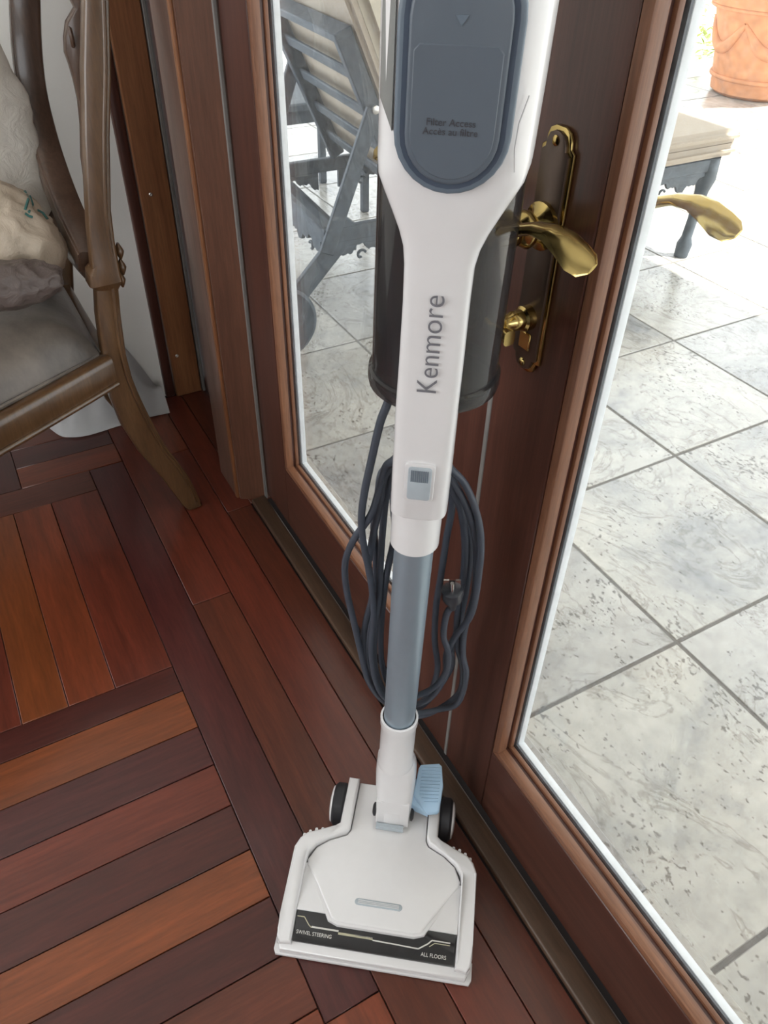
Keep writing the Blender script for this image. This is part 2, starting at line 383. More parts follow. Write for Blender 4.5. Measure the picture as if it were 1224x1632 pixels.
# border boards that run along the doors
bx = [0.1074, 0.1890, 0.2704, 0.3510, 0.4115]
ends = [[(-0.9, 0.31, MID), (0.31, 1.646, PLUM)], [(-0.9, 0.10, RED), (0.10, 1.10, BROWN), (1.10, 1.88, RED)],
        [(-0.9, -0.3, BROWN), (-0.3, 1.62, RED), (1.62, 1.88, MID)], [(-0.9, -0.2, DARK), (-0.2, 1.34, BROWN), (1.34, 1.88, RED)]]
for i in range(4):
    for a, b, c in ends[i]: board(bx[i], bx[i + 1], a, b, c, 'y')
# block of crossways boards
rows = [0.970, 0.908, 0.8216, 0.739, 0.657, 0.575, 0.495, 0.413, 0.331, 0.249, 0.167, 0.085, 0.003]
rc = [DARK, ORANGE, PLUM, RED, DARK, ORANGE, DARK, BROWN, MID, DARK, RED, BROWN]
for k in range(12):
    board(-0.552, bx[0], rows[k + 1], rows[k], rc[k], 'x')
# block of lengthways boards
vx = [0.1074, 0.001, -0.082, -0.161, -0.243, -0.325, -0.407, -0.489, -0.552]
vc = [RED, MID, ORANGE, RED, BROWN, MID, DARK, RED]
for k in range(8): board(vx[k + 1], vx[k], 0.970, 1.562, vc[k], 'y')
board(-0.552, 0.1074, 1.562, 1.647, BROWN, 'x')
board(-0.049, 0.189, 1.647, 1.732, MID, 'x')
board(-0.049, 0.189, 1.732, 1.814, DARK, 'x')
board(-0.049, 0.189, 1.814, 1.885, BROWN, 'x')
for k in range(6): board(-0.049 - .083 * (k + 1), -0.049 - .083 * k, 1.647, 1.885, [DARK, PLUM, RED, DARK, BROWN, MID][k], 'y')
# the rest of the room, out of frame
for i in range(12):
    for j in range(6):
        board(-0.552 - .137 * (i + 1), -0.552 - .137 * i, -6.15 + 1.34 * j, -6.15 + 1.34 * (j + 1), random.choice([RED, DARK, MID, BROWN]), 'y')
for i in range(8): board(-0.552 + .12 * i, -0.552 + .12 * (i + 1), -6.15, -0.9 if i > 5 else 0.003, random.choice([RED, DARK, MID, BROWN]), 'y')
board(0.408, 0.4115, -6.15, -0.9, RED, 'y')
board(0.4115, 0.482, 1.346, 1.885, BROWN, 'y')

w = box('wall_back', X_BACK, 0.374, Y_WALL, Y_WALL + .12, 0, Z_CEIL, M['wall']); tag(w, 'cream painted wall behind the carved wooden armchair', 'wall', kind='structure')
def wall_with_opening(name, label, ax, pos, thick, a0, a1, o0, o1, z0, z1):
    bm = bmesh.new()
    for (s0, s1, h0, h1) in ((a0, o0, 0, Z_CEIL), (o1, a1, 0, Z_CEIL), (o0, o1, 0, z0), (o0, o1, z1, Z_CEIL)):
        if ax == 'y': bm_box(bm, s0, s1, pos - thick, pos, h0, h1)
        else: bm_box(bm, pos - thick, pos, s0, s1, h0, h1)
    tag(from_bm(name, bm, M['wall']), label, 'wall', kind='structure')
wall_with_opening('wall_front', 'cream wall with a wide window behind the viewer', 'y', Y_FRONT, .12, X_BACK, .62, -2.1, .4, .4, 2.5)
wall_with_opening('wall_left', 'cream wall on the far left with an opening added for fill light', 'x', X_BACK, .12, Y_FRONT, Y_WALL, -.1, 1.6, .7, 2.3)  # opening put in to hold the added left fill
tag(box('ceiling', X_BACK, .62, Y_FRONT, Y_WALL, Z_CEIL, Z_CEIL + .1, M['ceiling']), 'white ceiling above the room', 'ceiling', kind='structure')
tag(box('wall_right', 0.454, 0.58, Y_FRONT, Y_WALL, 2.07, Z_CEIL, M['wall']), 'cream wall above the french doors', 'wall', kind='structure')
tag(box('wall_right', 0.454, 0.58, Y_FRONT, -0.25, 0, 2.07, M['wall']), 'cream wall to the right of the french doors', 'wall', kind='structure')

# posts, casing and corner trim
outl = [(0.3925, 1.384), (0.3975, 1.372), (0.4480, 1.346), (0.505, 1.346), (0.505, 1.492), (0.3905, 1.492), (0.3905, 1.390)]
po = prism('trim_1', outl, lambda x, y: (x, y, 0.0), lambda x, y: (x, y, 2.07), M['post_face']); tag(po, 'brown wooden door post between the french door and the corner', 'post', kind='structure')
box('post_bead', 0.3885, 0.3955, 1.376, 1.388, 0.0, 2.07, M['casing'], po, bev=0.002, seg=2)
box('post_seal', 0.446, 0.452, 1.3385, 1.3455, 0.005, 2.07, M['seal_grey'], po, bev=0.001)
prism('post_panel', [(0.3965, 1.3745), (0.4475, 1.3475), (0.4475, 1.3440), (0.3960, 1.3705)], lambda x, y: (x, y, 0.0), lambda x, y: (x, y, 2.07), M['panel'], po)
cs = box('trim_2', 0.399, 0.471, 1.868, 1.93, 0, 2.5, M['casing'], bev=0.003); tag(cs, 'orange brown corner casing board with steel screws', 'casing', kind='structure')
box('casing_moulding', 0.372, 0.3975, 1.876, 1.93, 0, 2.5, M['door_v'], cs, bev=0.005, seg=3)
box('casing_seal', 0.4725, 0.480, 1.864, 1.89, 0, 2.5, M['seal_grey'], cs, bev=0.001)
for q in ((240, 310), (282, 567)):
    p = at(*q, 1, 1.868); lathe('screw', [(0.0045, 0.0), (0.0045, 0.001), (0.0025, 0.0016), (0.0012, 0.0009)], (p.x, 1.868, p.z), (0, -1, 0), M['screw'], cs, n=14)
tag(box('trim_3', 0.482, 0.54, 1.494, 1.93, 0, 2.07, M['door_v']), 'dark wooden panel in the corner behind the door post', 'panel', kind='structure')
th = box('trim_4', 0.4125, 0.4475, -0.25, 1.345, 0, 0.013, M['threshold'], bev=0.004, seg=3); tag(th, 'olive brown wooden threshold strip along the foot of the doors', 'threshold', kind='structure')

# ------------------------------------------------------------ french doors
ZB, ZT, GZ = 0.016, 2.055, 0.185
def leaf(name, y0, y1, s0, s1, label):
    """leaf from y0 to y1 (y0<y1); stile widths s0 (low y) and s1 (high y)"""
    d = empty(name, (XD, (y0 + y1) / 2, 0), label, 'door', 'structure')
    g0, g1, gz1 = y0 + s0, y1 - s1, ZT - .13
    bw = 0.012
    for (a, b) in ((y0, g0 - bw - .0007), (g1 + bw + .0007, y1)):
        box('stile', XD, XO, a, b, ZB, ZT, M['door_v'], d, bev=0.0012)
    box('rail', XD, XO, g0 - bw - .0007, g1 + bw + .0007, ZB, GZ - bw - .0007, M['door_h'], d, bev=0.0012)
    box('rail', XD, XO, g0 - bw - .0007, g1 + bw + .0007, gz1 + bw + .0007, ZT, M['door_h'], d, bev=0.0012)
    # glazing bead (outer strip), inner lip, white outside stop
    def ring(nm, x0, x1, w_in, w_out, mv, mh, bev):
        # w_in: how far the strip stands into the glass opening; w_out: how far it reaches back over the frame
        def mitre(c):
            pts = {0: [(g0 - w_out, GZ - w_out), (g0 + w_in, GZ + w_in), (g0 + w_in, gz1 - w_in), (g0 - w_out, gz1 + w_out)],
                   1: [(g1 + w_out, GZ - w_out), (g1 - w_in, GZ + w_in), (g1 - w_in, gz1 - w_in), (g1 + w_out, gz1 + w_out)],
                   2: [(g0 - w_out, GZ - w_out), (g1 + w_out, GZ - w_out), (g1 - w_in, GZ + w_in), (g0 + w_in, GZ + w_in)],
                   3: [(g0 - w_out, gz1 + w_out), (g1 + w_out, gz1 + w_out), (g1 - w_in, gz1 - w_in), (g0 + w_in, gz1 - w_in)]}[c]
            return pts
        for c in range(4):
            prism(nm, mitre(c), lambda y, z: (x0, y, z), lambda y, z: (x1, y, z), mv if c < 2 else mh, d, bev=bev, seg=2)
    ring('glazing_bead', XD + .0002, XD + .0160, 0.0, bw, M['lit_bead_v'], M['lit_bead_h'], 0.002)
    ring('bead_groove', XD + .0160, XD + .0212, -0.003, bw, M['door_v'], M['door_h'], 0.0)
    ring('inner_bead', XD + .0212, XD + .0275, 0.0015, bw, M['lit_bead_v'], M['lit_bead_h'], 0.0012)
    ring('refl_band', XD + .0315, XD + .0345, 0.002, bw, M['refl_band'], M['refl_band'], 0.0)  # dark strip standing in for the bead's reflection by the glass
    ring('glazing_stop', XD + .0345, XD + .0448, 0.003, bw, M['seal_white'], M['seal_white'], 0.001)
    box('glass_pane', XD + .0277, XD + .0312, g0 - .006, g1 + .006, GZ - .006, gz1 + .006, M['glass'], d)
    return d
door_l = leaf('door_1', 0.5665, 1.3375, 0.121, 0.1335, 'closed french door leaf behind the vacuum, left of the brass handle')
door_r = leaf('door_2', -0.2100, 0.5630, 0.121, 0.1175, 'closed french door leaf with the brass lever handle in view')
box('seal', XD - .0012, XD + .02, 0.5608, 0.5678, ZB, ZT, M['seal_grey'], door_l, bev=0.0008)

def handle_set(door, ymir, thumb):
    Y = lambda y: (2 * 0.5645 - y) if ymir else y
    yc, sp = 0.5145, 0.924
    half = [(0.0205, 0.795), (0.0205, 0.986), (0.0160, 0.9890), (0.0155, 0.9945), (0.0125, 1.0005), (0.006, 1.0035)]
    bot = [(0.006, 0.7810), (0.0125, 0.784), (0.0155, 0.7895), (0.0160, 0.7935)]
    hr = bot + half
    outl = [(yc + a, z) for a, z in hr] + [(yc - a, z) for a, z in hr[::-1]]
    inset = [(yc + max(a - .0035, .001), .8935 + (z - .8935) * .972) for a, z in hr] + [(yc - max(a - .0035, .001), .8935 + (z - .8935) * .972) for a, z in hr[::-1]]
    pl = prism('handle_plate', outl, lambda y, z: (XD - .0002, Y(y), z), lambda y, z: (XD - .0042, Y(y), z), M['brass'], door, bev=0.0014, seg=2)
    prism('plate_step', inset, lambda y, z: (XD - .0040, Y(y), z), lambda y, z: (XD - .0072, Y(y), z), M['brass_dark_refl'], pl, bev=0.0010, seg=2)  # brass face, coloured dark for what it reflects
    for z in (0.791, 0.993):
        lathe('screw', [(0.0042, 0.0), (0.0042, 0.0012), (0.0028, 0.0022)], (XD - .0068, Y(yc), z), (-1, 0, 0), M['brass'], pl, n=14)
    def lever(face, sgn, nm='lever'):
        prof = [(0.0205, 0.0), (0.0205, 0.004), (0.0150, 0.007), (0.0115, 0.012), (0.0150, 0.016), (0.0165, 0.020), (0.0145, 0.024), (0.0105, 0.028), (0.0125, 0.031), (0.0135, 0.036), (0.0120, 0.043), (0.0105, 0.052), (0.0075, 0.056)]
        bm = bmesh.new(); bm_lathe(bm, prof, (face, Y(yc), sp), (sgn, 0, 0), 24)
        xl = face + sgn * .047
        path = [(0.5185, 0.9235), (0.5050, 0.9280), (0.4880, 0.9370), (0.4690, 0.9450), (0.4500, 0.9480), (0.4330, 0.9455), (0.4180, 0.9405), (0.4060, 0.9385), (0.3990, 0.9385)]
        hw = [.0085, .0085, .0080, .0085, .0100, .0120, .0130, .0110, .0050]   # half width of the blade
        ht = [.0075, .0070, .0058, .0046, .0036, .0028, .0022, .0018, .0012]   # half thickness
        tw = [0, 0, 8, 16, 26, 34, 38, 40, 40]
        rings = []
        for (y, z), a, t, k in zip(path, hw, ht, tw):
            r = math.radians(k); u = Vector((math.cos(r), 0, math.sin(r))); v = Vector((-math.sin(r), 0, math.cos(r)))
            rings.append([bm.verts.new(Vector((xl, Y(y), z)) + u * a * math.cos(q) + v * t * math.sin(q)) for q in [2 * math.pi * i / 14 for i in range(14)]])
        for r0, r1 in zip(rings, rings[1:]):
            for i in range(14): bm.faces.new((r0[i], r0[(i + 1) % 14], r1[(i + 1) % 14], r1[i]))
        bm.faces.new(rings[0]); bm.faces.new(rings[-1])
        return from_bm(nm, bm, M['brass'], pl, 0.9)
    lever(XD - .0072, -1); lever(XO + .006, 1)
    if thumb:
        bm = bmesh.new(); zt = 0.838
        bm_lathe(bm, [(0.012, 0), (0.012, .008), (0.0095, .010), (0.0095, .020), (0.0080, .022), (0.006, .030)], (XD - .0072, Y(yc), zt), (-1, 0, 0), 20)
        from_bm('turn_boss', bm, M['brass'], pl, 0.7)
        sweep('thumb_turn', [(XD - .041, Y(yc) - s, zt - .004 - abs(s) * .12) for s in (-.017, -.008, 0, .008, .017)], (1, 0, 0), (0, 0, 1), [.0062, .0048, .0060, .0048, .0062], [.0075, .0055, .006, .0055, .0075], M['brass'], pl)
        box('keyhole_cover', XD - .0092, XD - .0070, Y(yc) - .008, Y(yc) + .008, .805, .823, M['brass'], pl, bev=.001)
handle_set(door_r, False, True); handle_set(door_l, True, False)

# ------------------------------------------------------------ patio
ZP = -0.030
grd = box('floor_patio', 0.50, 16, -8, 16, -0.14, ZP - .002, M['grout']); tag(grd, 'pale travertine patio paving outside the glass doors', 'patio', kind='structure')
tx = [0.615] + [1.0190 + .4605 * k for k in range(0, 12)]
ty = [0.5790 + .4665 * k for k in range(-4, 14)]
for i in range(len(tx) - 1):
    for j in range(len(ty) - 1):
        box('tile', tx[i] + .0038, tx[i + 1] - .0038, ty[j] + .0038, ty[j + 1] - .0038, ZP - .012, ZP + random.uniform(-.0006, .0006), M['stone'], grd, bev=0.0015)
# farther paving, too far to tell the tiles apart
bm = bmesh.new()
for (x0, x1, y0, y1) in ((tx[-1], 15.9, -7.9, 15.9), (0.615, tx[-1], ty[-1], 15.9), (0.615, tx[-1], -7.9, ty[0])):
    bm_box(bm, x0 + .003, x1, y0 + .003, y1 - .003, ZP - .012, ZP)
from_bm('far_paving', bm, M['stone'], grd)
sl = empty('trim_5', (0.56, .6, -.03), 'pale stone sill strip just outside the doors', 'sill', 'structure')
for a, b in ((-.9, .24), (.24, 1.16), (1.16, 2.2)):
    box('sill_stone', 0.504, 0.612, a + .001, b - .001, -0.06, -0.012, M['stone'], sl, bev=0.002)
tag(box('roof', 0.58, 3.42, -8, 12, 2.75, 2.9, M['ceiling']), 'white porch roof shading the patio by the doors', 'porch roof', kind='structure')

# ------------------------------------------------------------ lounger on the patio
def lounger():
    L = empty('sun_lounger', (1.7, 2.3, ZP), 'iron sun lounger with scrolled apron and taupe cushions on the patio', 'sun lounger')
    y0, y1 = 2.0, 2.60
    I = M['iron']; sk = 0.075
    X = lambda x, y: x + (y - y0) * sk
    P = lambda x, y, z: (X(x, y), y, z)
    # seat frame
    for y in (y0, y1): bar('side_rail', P(0.92, y, .315), P(2.50, y, .315), .022, .045, I, L)
    for x in (0.93, 2.49): bar('cross_rail', P(x, y0, .315), P(x, y1, .315), .022, .045, I, L)
    for k in range(6): bar('seat_slat', P(1.30 + .22 * k, y0, .33), P(1.30 + .22 * k, y1, .33), .04, .012, I, L)
    # scrolled aprons: a wavy-edged plate below each rail
    def apron(pa, pb, nm='apron'):
        pa, pb = Vector(pa), Vector(pb); Lg = (pb - pa).length; t = (pb - pa).normalized(); s = Vector((-t.y, t.x, 0)) * .006
        n = max(24, int(Lg / .008)); out = [(0, 0)]
        for i in range(n + 1):
            u = i / n * Lg; ph = u / .19 * 2 * math.pi
            d = .045 + .016 * math.cos(ph) + .008 * math.cos(3 * ph + .6) + .004 * math.sin(7 * ph)
            out.append((u, -d))
        out.append((Lg, 0))
        f = lambda sg: (lambda u, v: pa + t * u + Vector((0, 0, v)) + s * sg)
        ap = prism(nm, out, f(-1), f(1), I, L)
        for k in range(int(Lg / .19)):
            c = pa + t * (.095 + .19 * k) + Vector((0, 0, -.048)); pts = []
            for q in range(15):
                a = q / 14 * 4.6 + .4; r = .017 * (1 - q / 20)
                pts.append(c + t * (r * math.cos(a)) + Vector((0, 0, r * math.sin(a) - .012)))
            tube('scroll', pts, .0045, I, ap, n=6)
    for y in (y0, y1): apron(P(1.22, y, .30), P(2.48, y, .30))
    for y in (y0, y1): apron(P(0.95, y, .30), P(1.14, y, .30))
    apron(P(0.93, y0 + .03, .30), P(0.93, y1 - .03, .30)); apron(P(2.49, y0 + .03, .30), P(2.49, y1 - .03, .30))
    # foot-end legs
    for y in (y0 + .01, y1 - .01):
        pts = [P(2.49, y, .34), P(2.492, y, .26), P(2.487, y, .22), P(2.482, y, .12), P(2.475, y, .045), P(2.474, y, .02), P(2.470, y, ZP)]
        bm = bmesh.new(); bm_tube(bm, pts, [.034, .036, .026, .019, .020, .030, .026], 12); from_bm('leg', bm, I, L, .9)
    # wheel legs and wheels at the head end
    for y in (y0, y1):
        bar('wheel_leg', P(1.02, y, .34), P(0.78, y, .105), .020, .060, I, L)
        bar('back_brace', P(0.97, y, .30), P(1.14, y, .30), .018, .045, I, L)
        wl = lathe('wheel', [(.105, -.014), (.115, -.008), (.115, .008), (.105, .014), (.085, .009), (.03, .010), (.018, .024)], P(0.765, y - .02, ZP + .116), (0, -1, 0), I, L, n=36)
    bar('axle', P(0.765, y0, ZP + .116), P(0.765, y1, ZP + .116), .016, .016, I, L)
    # raised back: frame and slats
    hb, ht = (1.215, .345), (0.998, .812)
    def B(s, y, off=0.0):
        dx, dz = ht[0] - hb[0], ht[1] - hb[1]; ln = math.hypot(dx, dz); nx, nz = dz / ln, -dx / ln
        return Vector(P(hb[0] + dx * s + nx * off, y, hb[1] + dz * s + nz * off))
    for y in (y0 + .012, y1 - .012): bar('back_rail', B(0, y), B(1, y), .024, .05, I, L, up=(1, 0, .4))
    bar('back_top', B(1, y0 + .0), B(1, y1), .024, .05, I, L, up=(1, 0, .4))
    for s in (.16, .36, .57, .78): bar('back_slat', B(s, y0 + .02), B(s, y1 - .02), .010, .034, I, L, up=(-.42, 0, .9))
    for y in (y0 - .014, y1 + .014):
        bar('prop', B(.63, y), P(0.925, y, .27), .016, .046, I, L)
        lathe('bolt', [(.011, 0), (.011, .006), (.006, .009)], B(.63, y - .008), (0, -1, 0), M['screw'], L, n=14)
    for ya, yb in ((y0, y1 - .1), (y1, y0 + .1)): bar('cross_brace', P(0.96, ya, .335), P(1.13, (ya + yb) / 2, .16), .02, .03, I, L)
    # cushions
    def cushion(nm, c0, c1, y_a, y_b, up, th, mat):
        c0, c1, up = Vector(c0), Vector(c1), Vector(up).normalized(); t = c1 - c0; Lg = t.length; t.normalize(); s = Vector((sk, 1, 0))
        bm = bmesh.new(); vs = [bm.verts.new(c0 + t * u * Lg + up * w * th + s * ((y_b - y_a) * v)) for u in (0, 1) for v in (0, 1) for w in (0, 1)]
        for f in ((0, 1, 3, 2), (4, 6, 7, 5), (0, 4, 5, 1), (2, 3, 7, 6), (0, 2, 6, 4), (1, 5, 7, 3)): bm.faces.new([vs[i] for i in f])
        bmesh.ops.bevel(bm, geom=list(bm.edges), offset=min(.022, th * .4), segments=3, affect='EDGES')
        return from_bm(nm, bm, mat, L, 1.2)
    ca = cushion('seat_cushion', (1.26, y0 - .03, .342), (2.575, y0 - .03, .342), y0 - .03, y1 + .03, (0, 0, 1), .042, M['cushion_out'])
    cb = cushion('top_pad', (1.27, y0 - .03, .385), (2.58, y0 - .03, .385), y0 - .03, y1 + .03, (0, 0, 1), .050, M['cushion_out'])
    cushion('back_pad', B(.02, y0 - .02, .030), B(1.72, y0 - .02, .030), y0 - .02, y1 + .03, B(0, y0, 1) - B(0, y0), .03, M['cushion_out'])
    cushion('back_cushion', B(.02, y0 - .03, .061), B(1.75, y0 - .03, .061), y0 - .03, y1 + .03, B(0, y0, 1) - B(0, y0), .09, M['cushion_pale'])
    return L
lounger()
# iron side table beyond the lounger
T = empty('garden_table', (1.35, 3.2, ZP), 'dark iron garden table standing behind the sun lounger', 'table')
box('table_top', 1.02, 1.62, 2.95, 3.45, .40, .43, M['iron'], T, bev=.006)
for x in (1.06, 1.58):
    for y in (2.99, 3.41): bar('leg', (x, y, .40), (x, y, ZP), .03, .03, M['iron'], T, up=(1, 0, 0))
for y in (2.99, 3.41): bar('apron', (1.06, y, .375), (1.58, y, .375), .012, .05, M['iron'], T)

# ------------------------------------------------------------ planter far outside in the sun
def leaves(name, centre, spread, n, size, mat, parent, up=.5):
    bm = bmesh.new(); rr = random.Random(hash(name) % 1000)
    rr = random.Random(len(name) * 7 + n)
    for _ in range(n):
        c = Vector(centre) + Vector((rr.uniform(-1, 1) * spread[0], rr.uniform(-1, 1) * spread[1], rr.uniform(-1, 1) * spread[2]))
        d = Vector((rr.uniform(-1, 1), rr.uniform(-1, 1), rr.uniform(-.4, 1) * up)).normalized(); s = d.cross(Vector((0, 0, 1))).normalized(); L = size * rr.uniform(.7, 1.3)
        nrm = s.cross(d) * L * .08
        v = [bm.verts.new(c + d * L * a + s * L * b + nrm * e) for a, b, e in ((0, 0, 0), (.35, .2, 1), (1, 0, 0), (.35, -.2, 1))]
        bm.faces.new((v[0], v[1], v[2])); bm.faces.new((v[0], v[2], v[3]))
    return from_bm(name, bm, mat, parent)
pc = Vector((4.95, 3.80, ZP))
PT = empty('terracotta_planter', pc, 'large terracotta urn with swag relief standing in the sun', 'planter')
prof = [(.20, 0), (.225, .02), (.235, .10), (.250, .22), (.275, .36), (.295, .44), (.30, .455), (.325, .465), (.335, .50), (.345, .53), (.350, .58), (.335, .60), (.315, .60), (.30, .55)]
prof = [(a * 1.28, b * 1.08) for a, b in prof]
lathe('urn', prof, pc, (0, 0, 1), M['terracotta'], PT, n=48)
for zc, rc_ in ((.491, .399), (.108, .305)):
    tube('moulding', [pc + Vector((rc_ * math.cos(a), rc_ * math.sin(a), zc)) for a in [2 * math.pi * k / 40 for k in range(40)]], .013, M['terracotta'], PT, n=8, closed=True)
for k in range(6):
    a0 = 2 * math.pi * k / 6 + .2; pts = []
    for q in range(13):
        t = q / 12; a = a0 + t * math.pi / 3; z = .42 - .15 * math.sin(math.pi * t); pts.append(pc + Vector(((.285 + z * .17) * math.cos(a), (.285 + z * .17) * math.sin(a), z)))
    bm = bmesh.new(); bm_tube(bm, pts, [.014 + .022 * math.sin(math.pi * i / 12) for i in range(13)], 8); from_bm('swag', bm, M['terracotta'], PT, .9)
lathe('soil', [(.375, 0), (.05, .02)], pc + Vector((0, 0, .60)), (0, 0, 1), M['soil'], PT, n=24)
for k in range(5):
    a = k * 1.3; r = .22; b = pc + Vector((r * math.cos(a), r * math.sin(a), .55))
    tube('stem', catmull([b, b + Vector((.04 * math.cos(a), .04 * math.sin(a), .12)), b + Vector((.10 * math.cos(a), .10 * math.sin(a), .24))], 4), .022, M['stem'], PT, n=8)
tag(leaves('foliage', pc + Vector((0, 0, .85)), (.34, .34, .09), 260, .12, M['leaf'], PT), kind='stuff')
SH = empty('low_shrub', (5.5, 5.0, ZP), 'sunlit yellow green shrub on the ground left of the terracotta urn', 'shrub')
tag(leaves('foliage', (5.5, 5.0, .16), (.5, .5, .18), 300, .10, M['leaf_pale'], SH), kind='stuff')
for k in range(4): tube('stem', [(5.4 + .06 * k, 5.0, ZP), (5.35 + .1 * k, 4.95 + .04 * k, .2)], .008, M['stem'], SH, n=6)

# ------------------------------------------------------------ carved armchair
def armchair():
    YN = 1.405
    A = empty('carved_armchair', (0.0, 1.6, 0), 'carved walnut armchair with a worn taupe velvet seat', 'chair')
    C, CDK = M['chair'], M['chair_dark']
    # near rear leg and back post: one sabre-shaped timber
    Lp = [(118, -60), (131, 0), (129, 108), (131, 216), (138, 360), (144, 425), (138, 433), (139, 452), (150, 458), (152, 500), (160, 560), (172, 628), (190, 672), (216, 712), (255, 757), (288, 800), (297, 807)]
    Rp = [(160, -60), (171, 0), (174, 108), (172, 216), (174, 330), (180, 380), (188, 428), (192, 440), (186, 456), (190, 500), (198, 560), (210, 605), (232, 655), (262, 710), (298, 758), (319, 800), (312, 806)]
    hw = .019
    secs = []
    for (l, r) in zip(Lp, Rp):
        a, b = at(*l, 1, YN), at(*r, 1, YN); a.z = max(a.z, 0.001); b.z = max(b.z, 0.001)
        c = (a + b) / 2; h = (b - a) / 2; g = hw * (1.35 if 425 < l[1] < 456 else 1.0)
        s = []
        for k in range(16):
            q = 2 * math.pi * (k + .5) / 16; ca, sa = math.cos(q), math.sin(q)
            s.append(c + h * math.copysign(abs(ca) ** .3, ca) + Vector((0, 1, 0)) * g * math.copysign(abs(sa) ** .3, sa))
        secs.append(s)
    post = loft('rear_leg', secs, C, A, .45)
    def edge(dx, names, rad, y):
        pts = [at(r[0] + dx, r[1], 1, y) for r in Rp[1:-1]]
        return tube(names, catmull(pts, 3), rad, C, post, n=8)
    edge(-6, 'moulding', .0035, YN - hw + .001); edge(-1, 'moulding', .003, YN - hw + .005)
    # leaf carving at the knuckle
    for k, (px, py) in enumerate(((190, 400), (194, 425), (193, 445))):
        p = at(px, py, 1, YN); sweep('carving', [p + Vector((0, 0, s * .012)) for s in (-1.2, -.5, 0, .5, 1.2)], (1, 0, 0), (0, 1, 0), [.002, .006, .008, .006, .002], [.004, .010, .012, .010, .004], C, post, p=1)
    # far rear leg / post below the hoop
    YF = 1.75
    pts = [at(97, 345, 1, YF), at(100, 380, 1, YF), at(102, 430, 1, YF), at(106, 520, 1, YF)]
    pts += [Vector((pts[-1].x + .02, YF, .30)), Vector((pts[-1].x + .06, YF + .01, .12)), Vector((pts[-1].x + .11, YF + .02, .0))]
    sweep('rear_leg', pts, (1, 0, 0), (0, 1, 0), .018, .018, C, A)
    # hoop: far side of the oval back sweeping down into the lower rail
    hp = [(36, -70, YF + .02), (39, 0, YF + .02), (42, 70, YF + .01), (50, 140, YF), (66, 210, YF - .03), (84, 270, YF - .08), (104, 325, YF - .15), (126, 375, YF - .23), (148, 418, YF - .31)]
    pts = [at(x, y, 1, d) for x, y, d in hp]; pts = catmull(pts, 4)
    tg = [(pts[min(i + 1, len(pts) - 1)] - pts[max(i - 1, 0)]).normalized() for i in range(len(pts))]
    ax_n = Vector((0.97, 0, -.2)).normalized()
    us = [ax_n for _ in tg]; vs = [t.cross(ax_n).normalized() for t in tg]
    hoop = sweep('back_hoop', pts, us, vs, .025, .021, CDK, A, p=.25, smooth=.45)
    tube('hoop_moulding', [p - ax_n * .023 + v * .012 for p, v in zip(pts, vs)], .004, CDK, hoop, n=6)
    # scrolled bracket on the lower rail
    br = [at(66, 306, 1, YF - .02), at(80, 335, 1, YF - .02), at(100, 368, 1, YF - .08), at(124, 404, 1, YF - .18), at(146, 428, 1, YF - .28)]
    sweep('lower_rail', catmull(br, 3), (1, 0, 0), (0, 0, 1), .020, [.010, .013, .016, .020, .022, .022, .022, .022, .022, .022, .022, .022, .022], CDK, A, p=.7)
    # carved splat in the middle of the back
    sp = [(114, -40), (112, 0), (118, 12), (112, 22), (105, 34), (102, 60), (103, 84), (110, 104), (117, 128), (124, 160), (128, 200), (129, 250), (136, 300), (160, 300), (160, -40)]
    YS = 1.56
    f = lambda dy: (lambda px, py: at(px, py, 1, YS) + Vector((0, dy, 0)))
    spl = prism('splat', sp, f(-.011), f(.011), CDK, A, bev=.003)
    c = at(125, 62, 1, YS - .004); pts = []
    for q in range(16):
        a = q / 15 * 5.2; r = .017 * (1 - q / 22); pts.append(c + Vector((-.012, r * math.cos(a) * .9, r * math.sin(a) * 1.5)))
    tube('scroll', pts, .004, CDK, spl, n=6)
    # crest rail joining the tops, above the picture
    c0, c1 = at(138, -58, 1, YN), at(36, -68, 1, YF + .02)
    cp = [c0.lerp(c1, t) + Vector((.004, 0, .045 * math.sin(math.pi * t) + .012)) for t in [k / 10 for k in range(11)]]
    sweep('crest_rail', cp, (1, 0, 0), (0, 0, 1), .019, .026, CDK, A, p=.5)
    # seat rails
    r0, r1 = Vector((0.178, 1.384, .400)), Vector((-0.34, 1.115, .398))
    def rail(a, b, nm):
        a, b = Vector(a), Vector(b); n = 9; pts = []; hv = []
        for i in range(n): t = i / (n - 1); p = a.lerp(b, t); p.z += -.006 * math.sin(math.pi * t); pts.append(p); hv.append(.031)
        d = (b - a); d.z = 0; s = Vector((-d.y, d.x, 0)).normalized()
        r = sweep(nm, pts, s, (0, 0, 1), .016, hv, C, A, p=.4)
        sg = -1 if s.y > 0 else 1
        tube('rail_moulding', [p + s * sg * .015 + Vector((0, 0, -.026)) for p in pts], .006, C, r, n=8)
    rail(r0, r1, 'seat_rail'); rail((0.17, 1.745, .40), (-0.34, 2.0 - .16, .398), 'seat_rail'); rail(r1, (-0.34, 1.84, .398), 'seat_rail'); rail((0.175, 1.40, .40), (0.17, 1.745, .40), 'seat_rail')
    for p in (Vector((-0.335, 1.125, 0)), Vector((-0.335, 1.83, 0))):
        pts = [p + Vector((0, 0, .42)), p + Vector((-.012, -.004, .34)), p + Vector((-.008, 0, .22)), p + Vector((.012, 0, .08)), p + Vector((-.006, 0, .03)), p + Vector((-.02, 0, .0))]
        bm = bmesh.new(); bm_tube(bm, pts, [.03, .034, .024, .016, .018, .022], 12); from_bm('front_leg', bm, C, A, .9)
    # cushion: domed seat following the tapered frame
    bm = bmesh.new(); N = 22; grid = []
